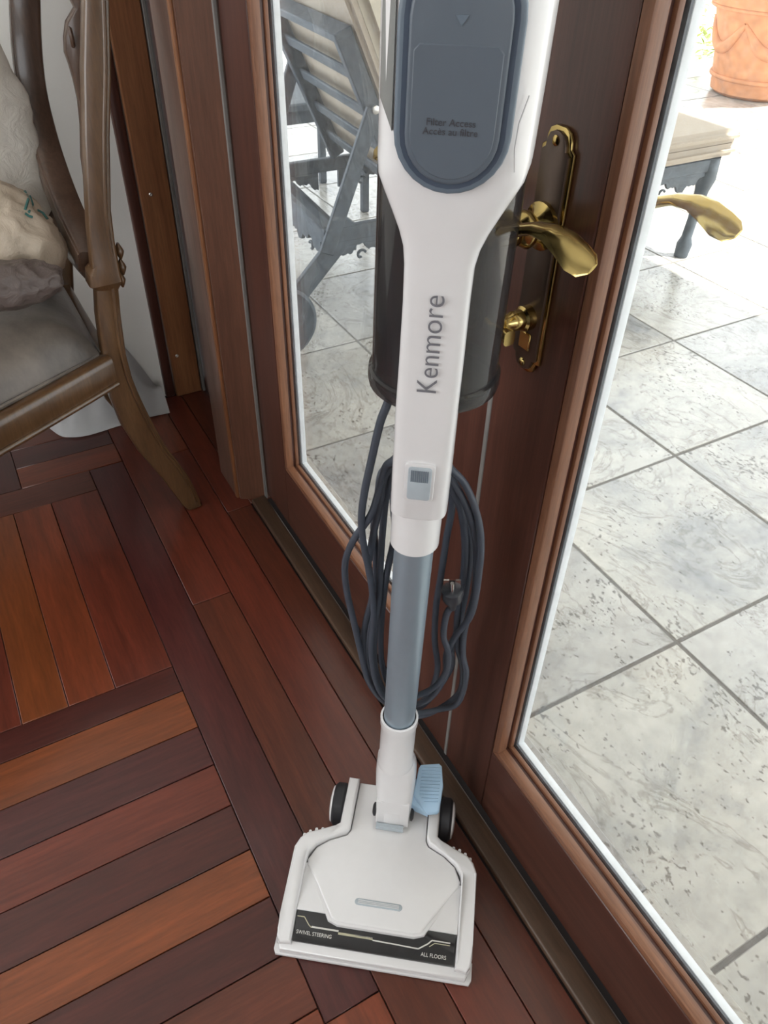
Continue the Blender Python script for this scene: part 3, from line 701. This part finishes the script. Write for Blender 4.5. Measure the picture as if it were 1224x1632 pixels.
    for i in range(N + 1):
        u = i / N; row = []
        x = .172 + (-.345 - .172) * u; ya = 1.395 + (1.128 - 1.395) * u; yb = 1.735 + (1.825 - 1.735) * u
        for j in range(N + 1):
            v = j / N; y = ya + (yb - ya) * v
            e = min(u, 1 - u, v, 1 - v) * 2
            z = .424 + .095 * (1 - (1 - min(1, e * 1.5)) ** 2.4) ** .62
            z += .004 * noise.noise(Vector((x * 14, y * 14, 0))) * min(1, e * 3)
            row.append(bm.verts.new((x, y, z)))
        grid.append(row)
    for i in range(N):
        for j in range(N): bm.faces.new((grid[i][j], grid[i + 1][j], grid[i + 1][j + 1], grid[i][j + 1]))
    rim = [grid[0][j] for j in range(N + 1)] + [grid[i][N] for i in range(1, N + 1)] + [grid[N][j] for j in range(N - 1, -1, -1)] + [grid[i][0] for i in range(N - 1, 0, -1)]
    low = [bm.verts.new((v.co.x, v.co.y, .385)) for v in rim]
    for i in range(len(rim)): bm.faces.new((rim[i], rim[(i + 1) % len(rim)], low[(i + 1) % len(rim)], low[i]))
    bm.faces.new(low)
    cu = from_bm('seat_cushion', bm, M['velvet'], A, 1.3)
    tube('piping', [v for v in [Vector((.165, 1.392, .428)).lerp(Vector((-.34, 1.126, .428)), t / 10) for t in range(11)]], .004, M['velvet'], cu, n=6)
armchair()

# things piled on the chair
def crumple(name, c, r, mat, seed, amp=.18, freq=9, sub=5, zmin=None, parent=None):
    bm = bmesh.new(); bmesh.ops.create_icosphere(bm, subdivisions=sub, radius=1.0)
    for v in bm.verts:
        d = v.co.normalized(); q = Vector((d.x * r[0], d.y * r[1], d.z * r[2]))
        n1 = noise.noise(q * freq + Vector((seed, 0, 0))); n2 = abs(noise.noise(q * freq * 2.6 + Vector((0, seed, 0)))); n3 = abs(noise.noise(q * freq * 5.5 + Vector((0, 0, seed))))
        k = 1 + amp * (n1 * 1.1 - n2 * .9 - n3 * .35)
        v.co = Vector(c) + q * k
        if zmin is not None and v.co.z < zmin: v.co.z = zmin + (v.co.z - zmin) * .05
    return from_bm(name, bm, mat, parent, 3.2)
bag = crumple('plastic_bag', at(10, 385, 1, 1.54), (.098, .085, .105), M['bag'], 3.1, amp=.22, zmin=.523)
tag(bag, 'crumpled tan plastic bag with dark green print on the armchair seat', 'bag')
from mathutils.bvhtree import BVHTree
tree = BVHTree.FromPolygons([v.co for v in bag.data.vertices], [p.vertices for p in bag.data.polygons])
for pts in ([(40, 305), (45, 318), (40, 334)], [(47, 312), (52, 326), (46, 338)], [(58, 325), (67, 330), (74, 340)], [(60, 335), (68, 339), (76, 349)], [(40, 340), (46, 344), (52, 346)]):
    hit = []
    for x, y in pts:
        d = right * ((x - 612) / F_PX) + down * ((y - 816) / F_PX) + fwd
        h = tree.ray_cast(CAM, d.normalized())
        if h[0] is not None: hit.append(h[0] - d.normalized() * .001)
    if len(hit) > 1: tube('green_print', hit, .0024, M['print_green'], bag, n=6)
wb = crumple('garment_bag', at(-40, 235, 1, 1.70), (.120, .045, .25), M['bag_white'], 8.4, amp=.10, freq=6, zmin=.523)
tag(wb, 'tall white plastic garment bag leaning on the armchair behind the tan bag', 'bag')
gb = crumple('folded_bag', at(10, 455, 1, 1.40), (.105, .045, .040), M['grey_bag'], 5.5, amp=.3, zmin=.522)
tag(gb, 'dark grey brown plastic bag flopped over the front of the armchair seat', 'bag')
# white sheet on the floor under the chair
def sheet():
    bm = bmesh.new(); NU, NV = 60, 16; top = []
    front = [at(78, 682, 2, .012), at(95, 694, 2, .004), at(110, 697, 2, .004), at(140, 694, 2, .004), at(186, 680, 2, .004), at(225, 668, 2, .004), at(271, 658, 2, .004)]
    back = [Vector((.03, 1.85, .16)), Vector((.07, 1.86, .17)), Vector((.12, 1.87, .20)), Vector((.18, 1.87, .22)), Vector((.25, 1.872, .24)), Vector((.30, 1.875, .16)), Vector((.358, 1.878, .02))]
    fr, bk = catmull(front, 10), catmull(back, 10)
    for i in range(len(fr)):
        row = []
        for j in range(NV + 1):
            t = j / NV; p = fr[i].lerp(bk[i], t); p.z = fr[i].z + (bk[i].z - fr[i].z) * t ** 1.3
            p.z += math.sin(math.pi * t) * (.012 * math.sin(i * .55) + .016 * noise.noise(Vector((i * .16, t * 3, 2))) + .03)
            p.z = max(p.z, .003); row.append(bm.verts.new(p))
        top.append(row)
    for i in range(len(top) - 1):
        for j in range(NV): bm.faces.new((top[i][j], top[i + 1][j], top[i + 1][j + 1], top[i][j + 1]))
    geo = bmesh.ops.solidify(bm, geom=list(bm.faces), thickness=.0025)
    o = from_bm('white_sheet', bm, M['cloth'], None, 1.5)
    tag(o, 'white cotton sheet heaped on the floor under the armchair', 'sheet'); return o
sheet()

# ------------------------------------------------------------ stick vacuum
EX, EY, HM = Vector((0.7975, -0.6033, 0)), Vector((0.6033, 0.7975, 0)), Vector((0.1946, 0.3433, 0))
A0, AD = Vector((0.3175, 0.503, 0.2)), Vector((-0.0062, -0.0422, 1.0))
def H(x, y, z): return HM + EX * x + EY * y + Vector((0, 0, z))
def B(x, y, z): return A0 + AD * (z - .2) + EX * x + EY * y
def unB(px, py, off):
    n = EY - Vector((0, 0, 1)) * EY.dot(AD); u, v = (px - 612) / F_PX, (py - 816) / F_PX
    d = right * u + down * v + fwd; t = (off - (CAM - A0).dot(n)) / d.dot(n); return CAM + d * t
VC = empty('stick_vacuum', H(0, .2, 0), 'white and grey corded stick vacuum cleaner standing by the doors', 'vacuum cleaner')
Wm, Ws = M['white'], M['white_soft']

def head():
    # --- base shell
    half = [(.124, -.003), (.1345, .004), (.1355, .016), (.1345, .122), (.130, .135), (.121, .145), (.104, .152), (.080, .160), (.0735, .165), (.0725, .240)]
    outl = half + [(-x, y) for x, y in half[::-1]]
    shell = prism('floor_head', outl, lambda x, y: H(x, y, .006), lambda x, y: H(x, y, .016 if y < .01 else .030 + .010 * min(1, (y - .004) / .12)), Wm, VC, bev=.005, seg=3)
    # --- side cheeks with stepped shoulder
    for s in (-1, 1):
        def ck(x, y):
            return H(s * x, y, .0)
        o = [(.1125, .0005), (.128, -.001), (.1335, .006), (.1345, .030), (.1335, .120), (.128, .134), (.119, .1435), (.103, .150), (.0795, .1585), (.0735, .1635), (.0725, .2385), (.0560, .2385), (.0575, .160), (.062, .1525), (.086, .1415), (.103, .1285), (.111, .116), (.1125, .105)]
        def zt(y): return .031 + .030 * min(1, max(0, y / .075)) ** .8 + (.004 if y > .15 else 0)
        prism('cheek', o if s > 0 else o, lambda x, y: H(s * x, y, .02), lambda x, y: H(s * x, y, zt(y)), Wm, shell, bev=.0035, seg=3)
        for k in range(4):
            y = [.1485, .1465, .142, .136][k]; x = [.097, .106, .1145, .122][k]
            sweep('vent_rib', [H(s * (x + .001), y + .002, z) for z in (.030, .045, .058)], EX * 1.0, EY * 1.0, .0022, .0042, Ws, shell, n=8)
    # --- central hood
    hood = [(-.062, .0335), (-.052, .0305), (.053, .0305), (.063, .0335), (.098, .086), (.110, .100), (.1115, .108), (.102, .1275), (.085, .1405), (.061, .1515), (.0565, .160), (.055, .236), (-.055, .236), (-.0565, .160), (-.061, .1515), (-.085, .1405), (-.102, .1275), (-.1115, .108), (-.110, .100), (-.098, .086)]
    hd = prism('hood', hood, lambda x, y: H(x, y, .03), lambda x, y: H(x, y, .0475 + .045 * (y - .03)), Wm, shell, bev=.003, seg=3)
    tr = [(-.0665, .0315), (-.053, .0272), (.054, .0272), (.0675, .0315), (.099, .082), (-.099, .082)]
    prism('hood_lip', tr, lambda x, y: H(x, y, .03), lambda x, y: H(x, y, .0445 + .045 * (y - .03)), Ws, hd, bev=.0015)
    # --- light slot
    n = 12; sl = []
    for k in range(n + 1): a = -math.pi / 2 + math.pi * k / n; sl.append((.029 + .0047 * math.cos(a), .0605 + .0047 * math.sin(a)))
    for k in range(n + 1): a = math.pi / 2 + math.pi * k / n; sl.append((-.029 + .0047 * math.cos(a), .0605 + .0047 * math.sin(a)))
    lz = prism('light_lens', sl, lambda x, y: H(x, y, .044), lambda x, y: H(x, y, .0496), M['button'], hd, bev=.001)
    for y in (.0585, .0605, .0625): bar('lens_rib', H(-.029, y, .0498), H(.029, y, .0498), .0009, .0008, M['white_soft'], lz, bev=0)
    # --- back panels between cheeks: white slope beside the hood
    fp = [(-.1125, .040), (.1125, .040), (.1125, .104), (-.1125, .104)]
    prism('slope_panel', fp, lambda x, y: H(x, y, .02), lambda x, y: H(x, y, .043 + (y - .04) * .10), Ws, shell, bev=.001)
    # --- black brush window
    z0, z1 = .0290, .0425
    wz = lambda y: z0 + (z1 - z0) * (y - .004) / .036
    wn = prism('brush_window', [(-.1115, .0045), (.1115, .0045), (.1115, .040), (-.1115, .040)], lambda x, y: H(x, y, .012), lambda x, y: H(x, y, wz(y)), M['gloss_black'], shell, bev=.001)
    def strip(pts, w, mat, nm):
        for p, q in zip(pts, pts[1:]):
            bar(nm, H(p[0], p[1], wz(p[1]) + .0003), H(q[0], q[1], wz(q[1]) + .0003), w, .0006, mat, wn, bev=0)
    strip([(-.110, .0325), (-.100, .0325), (-.092, .024), (-.088, .0215)], .0012, M['print_gold'], 'stripe')
    strip([(-.088, .0225), (-.050, .0225)], .0022, M['print_silver'], 'stripe'); strip([(-.050, .0200), (-.002, .0200)], .0030, M['print_gold'], 'stripe')
    strip([(-.002, .0185), (.028, .0180), (.062, .0172)], .0016, M['print_silver'], 'stripe')
    strip([(.062, .0175), (.074, .0245), (.079, .0290), (.104, .0290)], .0016, M['print_silver'], 'stripe')
    strip([(.076, .0215), (.083, .0262), (.104, .0262)], .0010, M['print_gold'], 'stripe')
    tf = lambda cx, cy: (lambda x, y, z: H(cx + x, cy + y, wz(cy + y) + .0004 + z))
    text_mesh('lettering', 'SWIVEL STEERING', .0062, tf(-.083, .0145), M['print_silver'], wn)
    text_mesh('lettering', 'ALL FLOORS', .0062, tf(.083, .0118), M['print_silver'], wn)
    text_mesh('lettering', 'ELIMINATOR', .0042, tf(-.014, .0202), M['print'], wn)
    # --- front lip
    prism('front_lip', [(-.128, -.006), (.128, -.006), (.131, .0005), (.1125, .006), (-.1125, .006), (-.131, .0005)], lambda x, y: H(x, y, .004), lambda x, y: H(x, y, .0185 + max(0, y) * 1.3), Wm, shell, bev=.0025, seg=2)
    prism('bumper', [(-.134, -.0085), (.134, -.0085), (.1375, -.002), (.1375, .02), (-.1375, .02), (-.1375, -.002)], lambda x, y: H(x, y, .0015), lambda x, y: H(x, y, .0075), Ws, shell, bev=.0015)
    # --- wheels
    for s in (-1, 1):
        wl = lathe('wheel', [(.020, -.010), (.029, -.0095), (.0325, -.006), (.0325, .006), (.029, .0095), (.020, .010)], H(s * .0825, .208, .0325), EX, M['black'], VC, n=36)
        lathe('hub_cap', [(.028, 0), (.0265, .0025), (.018, .0045), (.004, .0055)], H(s * .0922, .208, .0325), EX * s, Wm, wl, n=30)
    # --- yoke block up to the tube
    def rr(cx, hx, y0, y1, z, e=.5, n=20):
        out = []
        for k in range(n):
            a = 2 * math.pi * (k + .5) / n; ca, sa = math.cos(a), math.sin(a)
            out.append(H(cx + hx * math.copysign(abs(ca) ** e, ca), (y0 + y1) / 2 + (y1 - y0) / 2 * math.copysign(abs(sa) ** e, sa), z))
        return out
    yk = loft('yoke', [rr(.003, .0255, .172, .226, .040), rr(.003, .0262, .172, .230, .062), rr(.003, .0275, .177, .236, .100), rr(.003, .0290, .181, .240, .130, .55), rr(.0025, .0290, .184, .238, .160, .6), rr(.002, .0275, .186, .232, .180, .7), rr(.001, .0255, .186, .228, .196, .9)], Wm, VC, .9)
    prism('yoke_cover', [(-.0215, .058), (.0275, .058), (.0275, .112), (-.0215, .112)], lambda x, z: H(x, .1745 + (z - .058) * .11 - .0022, z), lambda x, z: H(x, .1765 + (z - .058) * .11 + .004, z), Ws, yk, bev=.002)
    box_ = prism('hinge_bar', [(-.020, .165), (.021, .165), (.021, .172), (-.020, .172)], lambda x, y: H(x, y, .055), lambda x, y: H(x, y, .0645), M['button'], yk, bev=.001)
    for s in (-1, 1): lathe('pivot_pin', [(.010, 0), (.010, .003), (.006, .005)], H(.003 + s * .0262, .190, .068), EX * s, M['black'], yk, n=18)
    # --- foot pedal
    pd = [(.034, .2345), (.0365, .2385), (.064, .2425), (.0685, .2400), (.0735, .2180), (.0715, .1905), (.0690, .1880), (.0535, .1855), (.0300, .2040)]
    pz = lambda y: .088 + (y - .187) * .80
    pe = prism('foot_pedal', pd, lambda x, y: H(x, y, pz(y) - .010), lambda x, y: H(x, y, pz(y)), M['pedal'], VC, bev=.003, seg=2)
    for k in range(11):
        y = .1965 + k * .0038; x0, x1 = max(.0395, .066 - (y - .182) * 1.25), .0680
        if y > .205: x0 = .0395
        tube('grip_rib', [H(x0, y, pz(y) + .0006), H(x1, y + .002, pz(y + .002) + .0006)], .0010, M['pedal'], pe, n=6)
    prism('pedal_arm', [(.026, .196), (.055, .187), (.055, .2), (.030, .226), (.026, .226)], lambda x, y: H(x, y, .070), lambda x, y: H(x, y, pz(y) - .006), M['pedal'], pe, bev=.002)
    prism('pedal_stem', [(.022, .205), (.034, .205), (.034, .222), (.022, .222)], lambda x, y: H(x, y, .060), lambda x, y: H(x, y, .100), M['pedal'], pe, bev=.002)
head()

def circ(r, z, n=32, cx=0, cy=0): return [B(cx + r * math.cos(2 * math.pi * k / n), cy + r * math.sin(2 * math.pi * k / n), z) for k in range(n)]
def body():
    # collar, tube, upper collar
    lc = loft('lower_collar', [circ(.0255, .190), circ(.0252, .200), circ(.0238, .206), circ(.0236, .285), circ(.0250, .292), circ(.0250, .305), circ(.0222, .306), circ(.0220, .296)], Wm, VC, .6)
    loft('wand_tube', [circ(.0205, .215, 40), circ(.0205, .66, 40)], M['tube'], VC, .6)
    uc = loft('upper_collar', [circ(.0235, .632, 40), circ(.0250, .6335, 40), circ(.0252, .690, 40), circ(.0252, .73, 40)], Wm, VC, .6)
    # spine: narrow neck that flares into the motor housing
    def sec(z, cx, hx, yf, yb, e, n=36):
        out = []
        for k in range(n):
            a = 2 * math.pi * (k + .5) / n; ca, sa = math.cos(a), math.sin(a)
            out.append(B(cx + hx * math.copysign(abs(ca) ** e, ca), (yf + yb) / 2 + (yb - yf) / 2 * math.copysign(abs(sa) ** e, sa), z))
        return out
    S_ = [(.690, .002, .0262, -.030, .028, .62), (.6925, .002, .0272, -.0315, .029, .42), (.735, .002, .0270, -.034, .029, .38), (.79, .002, .0265, -.0365, .026, .36), (.805, .002, .0262, -.037, .000, .36), (.86, .0025, .0256, -.039, -.002, .36),
          (.915, .0025, .0250, -.042, -.004, .38), (.945, .0025, .0254, -.044, -.005, .42), (.958, .003, .0275, -.045, -.005, .5), (.970, .0035, .0315, -.0465, -.004, .5), (.983, .0040, .0375, -.048, .0, .5),
          (.996, .0045, .0440, -.049, .006, .5), (1.006, .005, .0490, -.050, .015, .5), (1.016, .0055, .0515, -.051, .05, .5), (1.024, .0055, .0525, -.0515, .085, .5), (1.06, .0055, .0530, -.053, .092, .5), (1.15, .0055, .0535, -.054, .094, .5), (1.17, .0055, .0500, -.050, .090, .55), (1.18, .0055, .040, -.042, .075, .6)]
    sp = loft('spine_housing', [sec(*s) for s in S_], Wm, VC, .55)
    fy = lambda z: -.0505 - (z - 1.0) * .025
    # filter access cover: ring, dark band painted as recess shade, panel
    def pill(hw, zb, ztp, cx=.0045, n=14):
        o = []
        for k in range(n + 1): a = math.pi + math.pi * k / n; o.append((cx + hw * math.cos(a), zb + hw + hw * math.sin(a)))
        for k in range(n + 1): a = math.pi * k / n; o.append((cx + hw * math.cos(a), ztp - hw + hw * math.sin(a)))
        return o
    rg = prism('filter_ring', pill(.0362, 1.0015, 1.135), lambda x, z: B(x, fy(z) + .012, z), lambda x, z: B(x, fy(z) - .0045, z), M['filter_ring'], VC, bev=.0025, seg=3)
    prism('recess_shade_band', pill(.0322, 1.0053, 1.1315), lambda x, z: B(x, fy(z), z), lambda x, z: B(x, fy(z) - .0049, z), M['recess_shade'], rg)
    fp = prism('filter_cover', pill(.0290, 1.0085, 1.128), lambda x, z: B(x, fy(z), z), lambda x, z: B(x, fy(z) - .0075, z), M['filter'], rg, bev=.002, seg=3)
    inn = pill(.0258, 1.0120, 1.0620); top = [(.0045 + .0258, 1.083), (.0045 + .0225, 1.0865), (.0045 - .0225, 1.0865), (.0045 - .0258, 1.083)]
    inn = inn[:15] + top
    prism('cover_panel', inn, lambda x, z: B(x, fy(z) - .006, z), lambda x, z: B(x, fy(z) - .0082, z), M['filter'], fp, bev=.0006, seg=1)
    prism('arrow_mark', [(.0010, 1.1010), (.0085, 1.1010), (.0048, 1.0955)], lambda x, z: B(x, fy(z) - .0070, z), lambda x, z: B(x, fy(z) - .0081, z), M['filter_ring'], fp)
    for i, t in enumerate(('Filter Access', 'Acc\u00e8s au filtre')):
        zc = 1.0455 - i * .0052
        text_mesh('lettering', t, .0058, (lambda zc: lambda x, y, z: B(.0035 + x, fy(zc + y) - .0084 - z, zc + y))(zc), M['print_faint'], fp)
    prism('reflection_panel', [(-.0435, 1.052), (-.0335, 1.036), (-.0335, 1.150), (-.0435, 1.150)], lambda x, z: B(x, -.030 - (x + .0435) * 1.4, z), lambda x, z: B(x, -.0352 - (x + .0435) * 1.42, z), M['dark_reflection'], sp, bev=.0008)  # grey panel painted in place of a dark reflection on the white side
    # brand lettering up the neck
    def km(x, y, z):
        zz = .8825 + x; yy = -.0382 - (zz - .84) * .055
        return B(.0022 - y, yy - .0016 - z, zz)
    text_mesh('lettering', 'Kenmore', .0233, km, M['print'], sp, space=1.0, bold=-.00018)
    tube('seam', [B(.0478, -.0475, 1.060), B(.0440, -.0500, 1.045), B(.0435, -.0498, 1.030), B(.0455, -.0475, 1.016)], .0005, M['white_soft'], sp, n=5)
    # release button
    def rrect(cx, cz, hw, hh, r, n=5):
        o = []
        for qx, qz, a0 in ((1, 1, 0), (-1, 1, 90), (-1, -1, 180), (1, -1, 270)):
            for k in range(n + 1):
                a = math.radians(a0 + 90 * k / n); o.append((cx + qx * (hw - r) + r * math.cos(a), cz + qz * (hh - r) + r * math.sin(a)))
        return o
    bf = lambda z: -.0345 - (z - .735) * .045
    fr = prism('button_frame', rrect(.0015, .7405, .0135, .0225, .004), lambda x, z: B(x, bf(z) + .006, z), lambda x, z: B(x, bf(z) - .0022, z), Ws, sp, bev=.0012)
    bt = prism('release_button', rrect(.0018, .7410, .0105, .0190, .003), lambda x, z: B(x, bf(z), z), lambda x, z: B(x, bf(z) - .0036 - (.0012 if z < .742 else 0), z), M['button'], fr, bev=.001)
    for k in range(9): bar('grip_rib', B(-.0055 + k * .0018, bf(.75) - .0040, .7440), B(-.0055 + k * .0018, bf(.75) - .0040, .7570), .0008, .0010, M['filter_ring'], bt, up=EX, bev=0)
    # dust cup
    cup = loft('dust_cup', [circ(.0565, .812, 48, .002, .042), circ(.0560, .99, 48, .002, .042), circ(.0550, 1.018, 48, .002, .042), circ(.0545, 1.16, 48, .002, .042)], M['smoke'], VC, .8, caps=False)
    loft('cup_rim', [circ(.0540, .8005, 48, .002, .042), circ(.0590, .803, 48, .002, .042), circ(.0600, .809, 48, .002, .042), circ(.0595, .817, 48, .002, .042), circ(.0570, .8185, 48, .002, .042)], M['smoke'], cup, .5)
    loft('cup_base', [circ(.0535, .8015, 40, .002, .042), circ(.0535, .8065, 40, .002, .042)], M['black'], cup, .5)
    loft('cyclone_core', [circ(.036, .8065, 32, -.016, .044), circ(.037, .86, 32, -.016, .044), circ(.038, .93, 32, -.016, .044), circ(.039, 1.01, 32, -.016, .044)], M['black'], cup, .8)
    # upper handle, above the frame
    hp = [B(.005, .02, 1.165), B(.005, .03, 1.22), B(.005, .04, 1.28), B(.005, .085, 1.33), B(.005, .13, 1.30), B(.005, .135, 1.22), B(.005, .085, 1.165)]
    tube('grip_handle', catmull(hp, 6), .016, Wm, VC, n=14)
    # cord hook behind the neck
    for s in (-1, 1): prism('cord_hook', [(.0, .700), (.0, .735), (s * .024, .735), (s * .026, .728), (s * .022, .705)], lambda x, z: B(x, .026, z), lambda x, z: B(x, .034, z), Wm, sp, bev=.001)
body()

def cord():
    k = lambda pts: [(520 + x / 2.72, 580 + y / 2.72) for x, y in pts]
    Ls = [k([(300, 408), (255, 450), (225, 560), (190, 660), (120, 760), (82, 860), (88, 980), (120, 1120), (150, 1250), (185, 1380), (250, 1462)]),
          k([(300, 416), (248, 500), (232, 600), (200, 760), (182, 880), (200, 1000), (165, 1150), (165, 1300), (205, 1405), (262, 1468)]),
          k([(300, 440), (262, 560), (246, 700), (236, 850), (230, 1000), (212, 1150), (210, 1300), (240, 1400), (272, 1446)]),
          k([(300, 470), (290, 600), (296, 740), (268, 880), (250, 1000), (236, 1180), (244, 1310), (276, 1400)]),
          k([(300, 425), (240, 470), (222, 590), (206, 700), (215, 830), (212, 1000), (190, 1150), (180, 1290), (222, 1400), (268, 1430)])]
    Rs = [k([(530, 440), (600, 520), (650, 640), (670, 760), (662, 900), (630, 1080), (560, 1180), (520, 1260), (515, 1350), (460, 1440), (395, 1475)]),
          k([(530, 468), (580, 560), (630, 680), (652, 820), (640, 1000), (600, 1150), (592, 1260), (606, 1350), (570, 1470), (480, 1500), (395, 1512)]),
          k([(530, 498), (580, 620), (600, 760), (596, 900), (572, 1050), (566, 1200), (592, 1330), (572, 1430), (480, 1500), (395, 1527)]),
          k([(535, 520), (545, 620), (520, 760), (500, 900), (476, 1050), (470, 1200), (482, 1320), (450, 1420), (390, 1480)]),
          k([(540, 500), (600, 650), (626, 780), (612, 950), (582, 1100), (545, 1230), (540, 1320), (450, 1450), (395, 1490)])]
    bm = bmesh.new()
    for i, (l, r) in enumerate(zip(Ls, Rs)):
        d0 = .034 + .0085 * i
        wob = lambda n, j: d0 + .004 * math.sin(j * 1.3 + n * 2.1)
        pl = [unB(x, y, wob(i, j)) for j, (x, y) in enumerate(l)]; pr = [unB(x, y, wob(i + 3, j)) for j, (x, y) in enumerate(r)]
        top = [B(.012, .038 + .006 * i, .742 + .002 * i), B(-.012, .038 + .006 * i, .742 + .002 * i)]
        low = (pl[-1] + pr[-1]) / 2; low.z -= .006
        pts = top[1:] + pl + [low] + pr[::-1] + top[:1]
        bm_tube(bm, catmull(pts, 5, True), 0.0041, 8, True)
    lead = k([(291, 50), (286, 110), (262, 180), (232, 260), (195, 420), (165, 560), (152, 680), (165, 800), (186, 900), (200, 1000), (206, 1100), (195, 1250), (220, 1390), (272, 1455)])
    bm_tube(bm, catmull([unB(x, y, .028) for x, y in lead] + [B(0, .036, .325)], 5), 0.0041, 8)
    tail = k([(392, 1440), (470, 1400), (520, 1330), (528, 1250), (508, 1180), (520, 1090), (545, 1050)])
    bm_tube(bm, catmull([unB(x, y, .028) for x, y in tail], 5), 0.0041, 8)
    cd_ = from_bm('power_cord', bm, M['cord'], VC, 1.2); cd_['label'] = 'slate grey power cord looped behind the tube'
    p0, p1 = unB(*k([(546, 1050)])[0], .028), unB(*k([(546, 940)])[0], .022)
    ax = (p1 - p0).normalized()
    pg = lathe('plug', [(.0045, -.004), (.0060, .006), (.0065, .012), (.0115, .016), (.0130, .026), (.0125, .034), (.010, .036)], p0, ax, M['plug'], cd_, n=18)
    side = ax.cross(Vector((-.5, -.8, 0))).normalized()
    for s in (-1, 1): bar('prong', p0 + ax * .034 + side * s * .0063, p0 + ax * .052 + side * s * .0063, .0016, .0062, M['steel'], pg, up=side, bev=0)
    tube('prong', [p0 + ax * .034 + ax.cross(side) * -.006, p0 + ax * .054 + ax.cross(side) * -.006], .0024, M['steel'], pg, n=8)
cord()
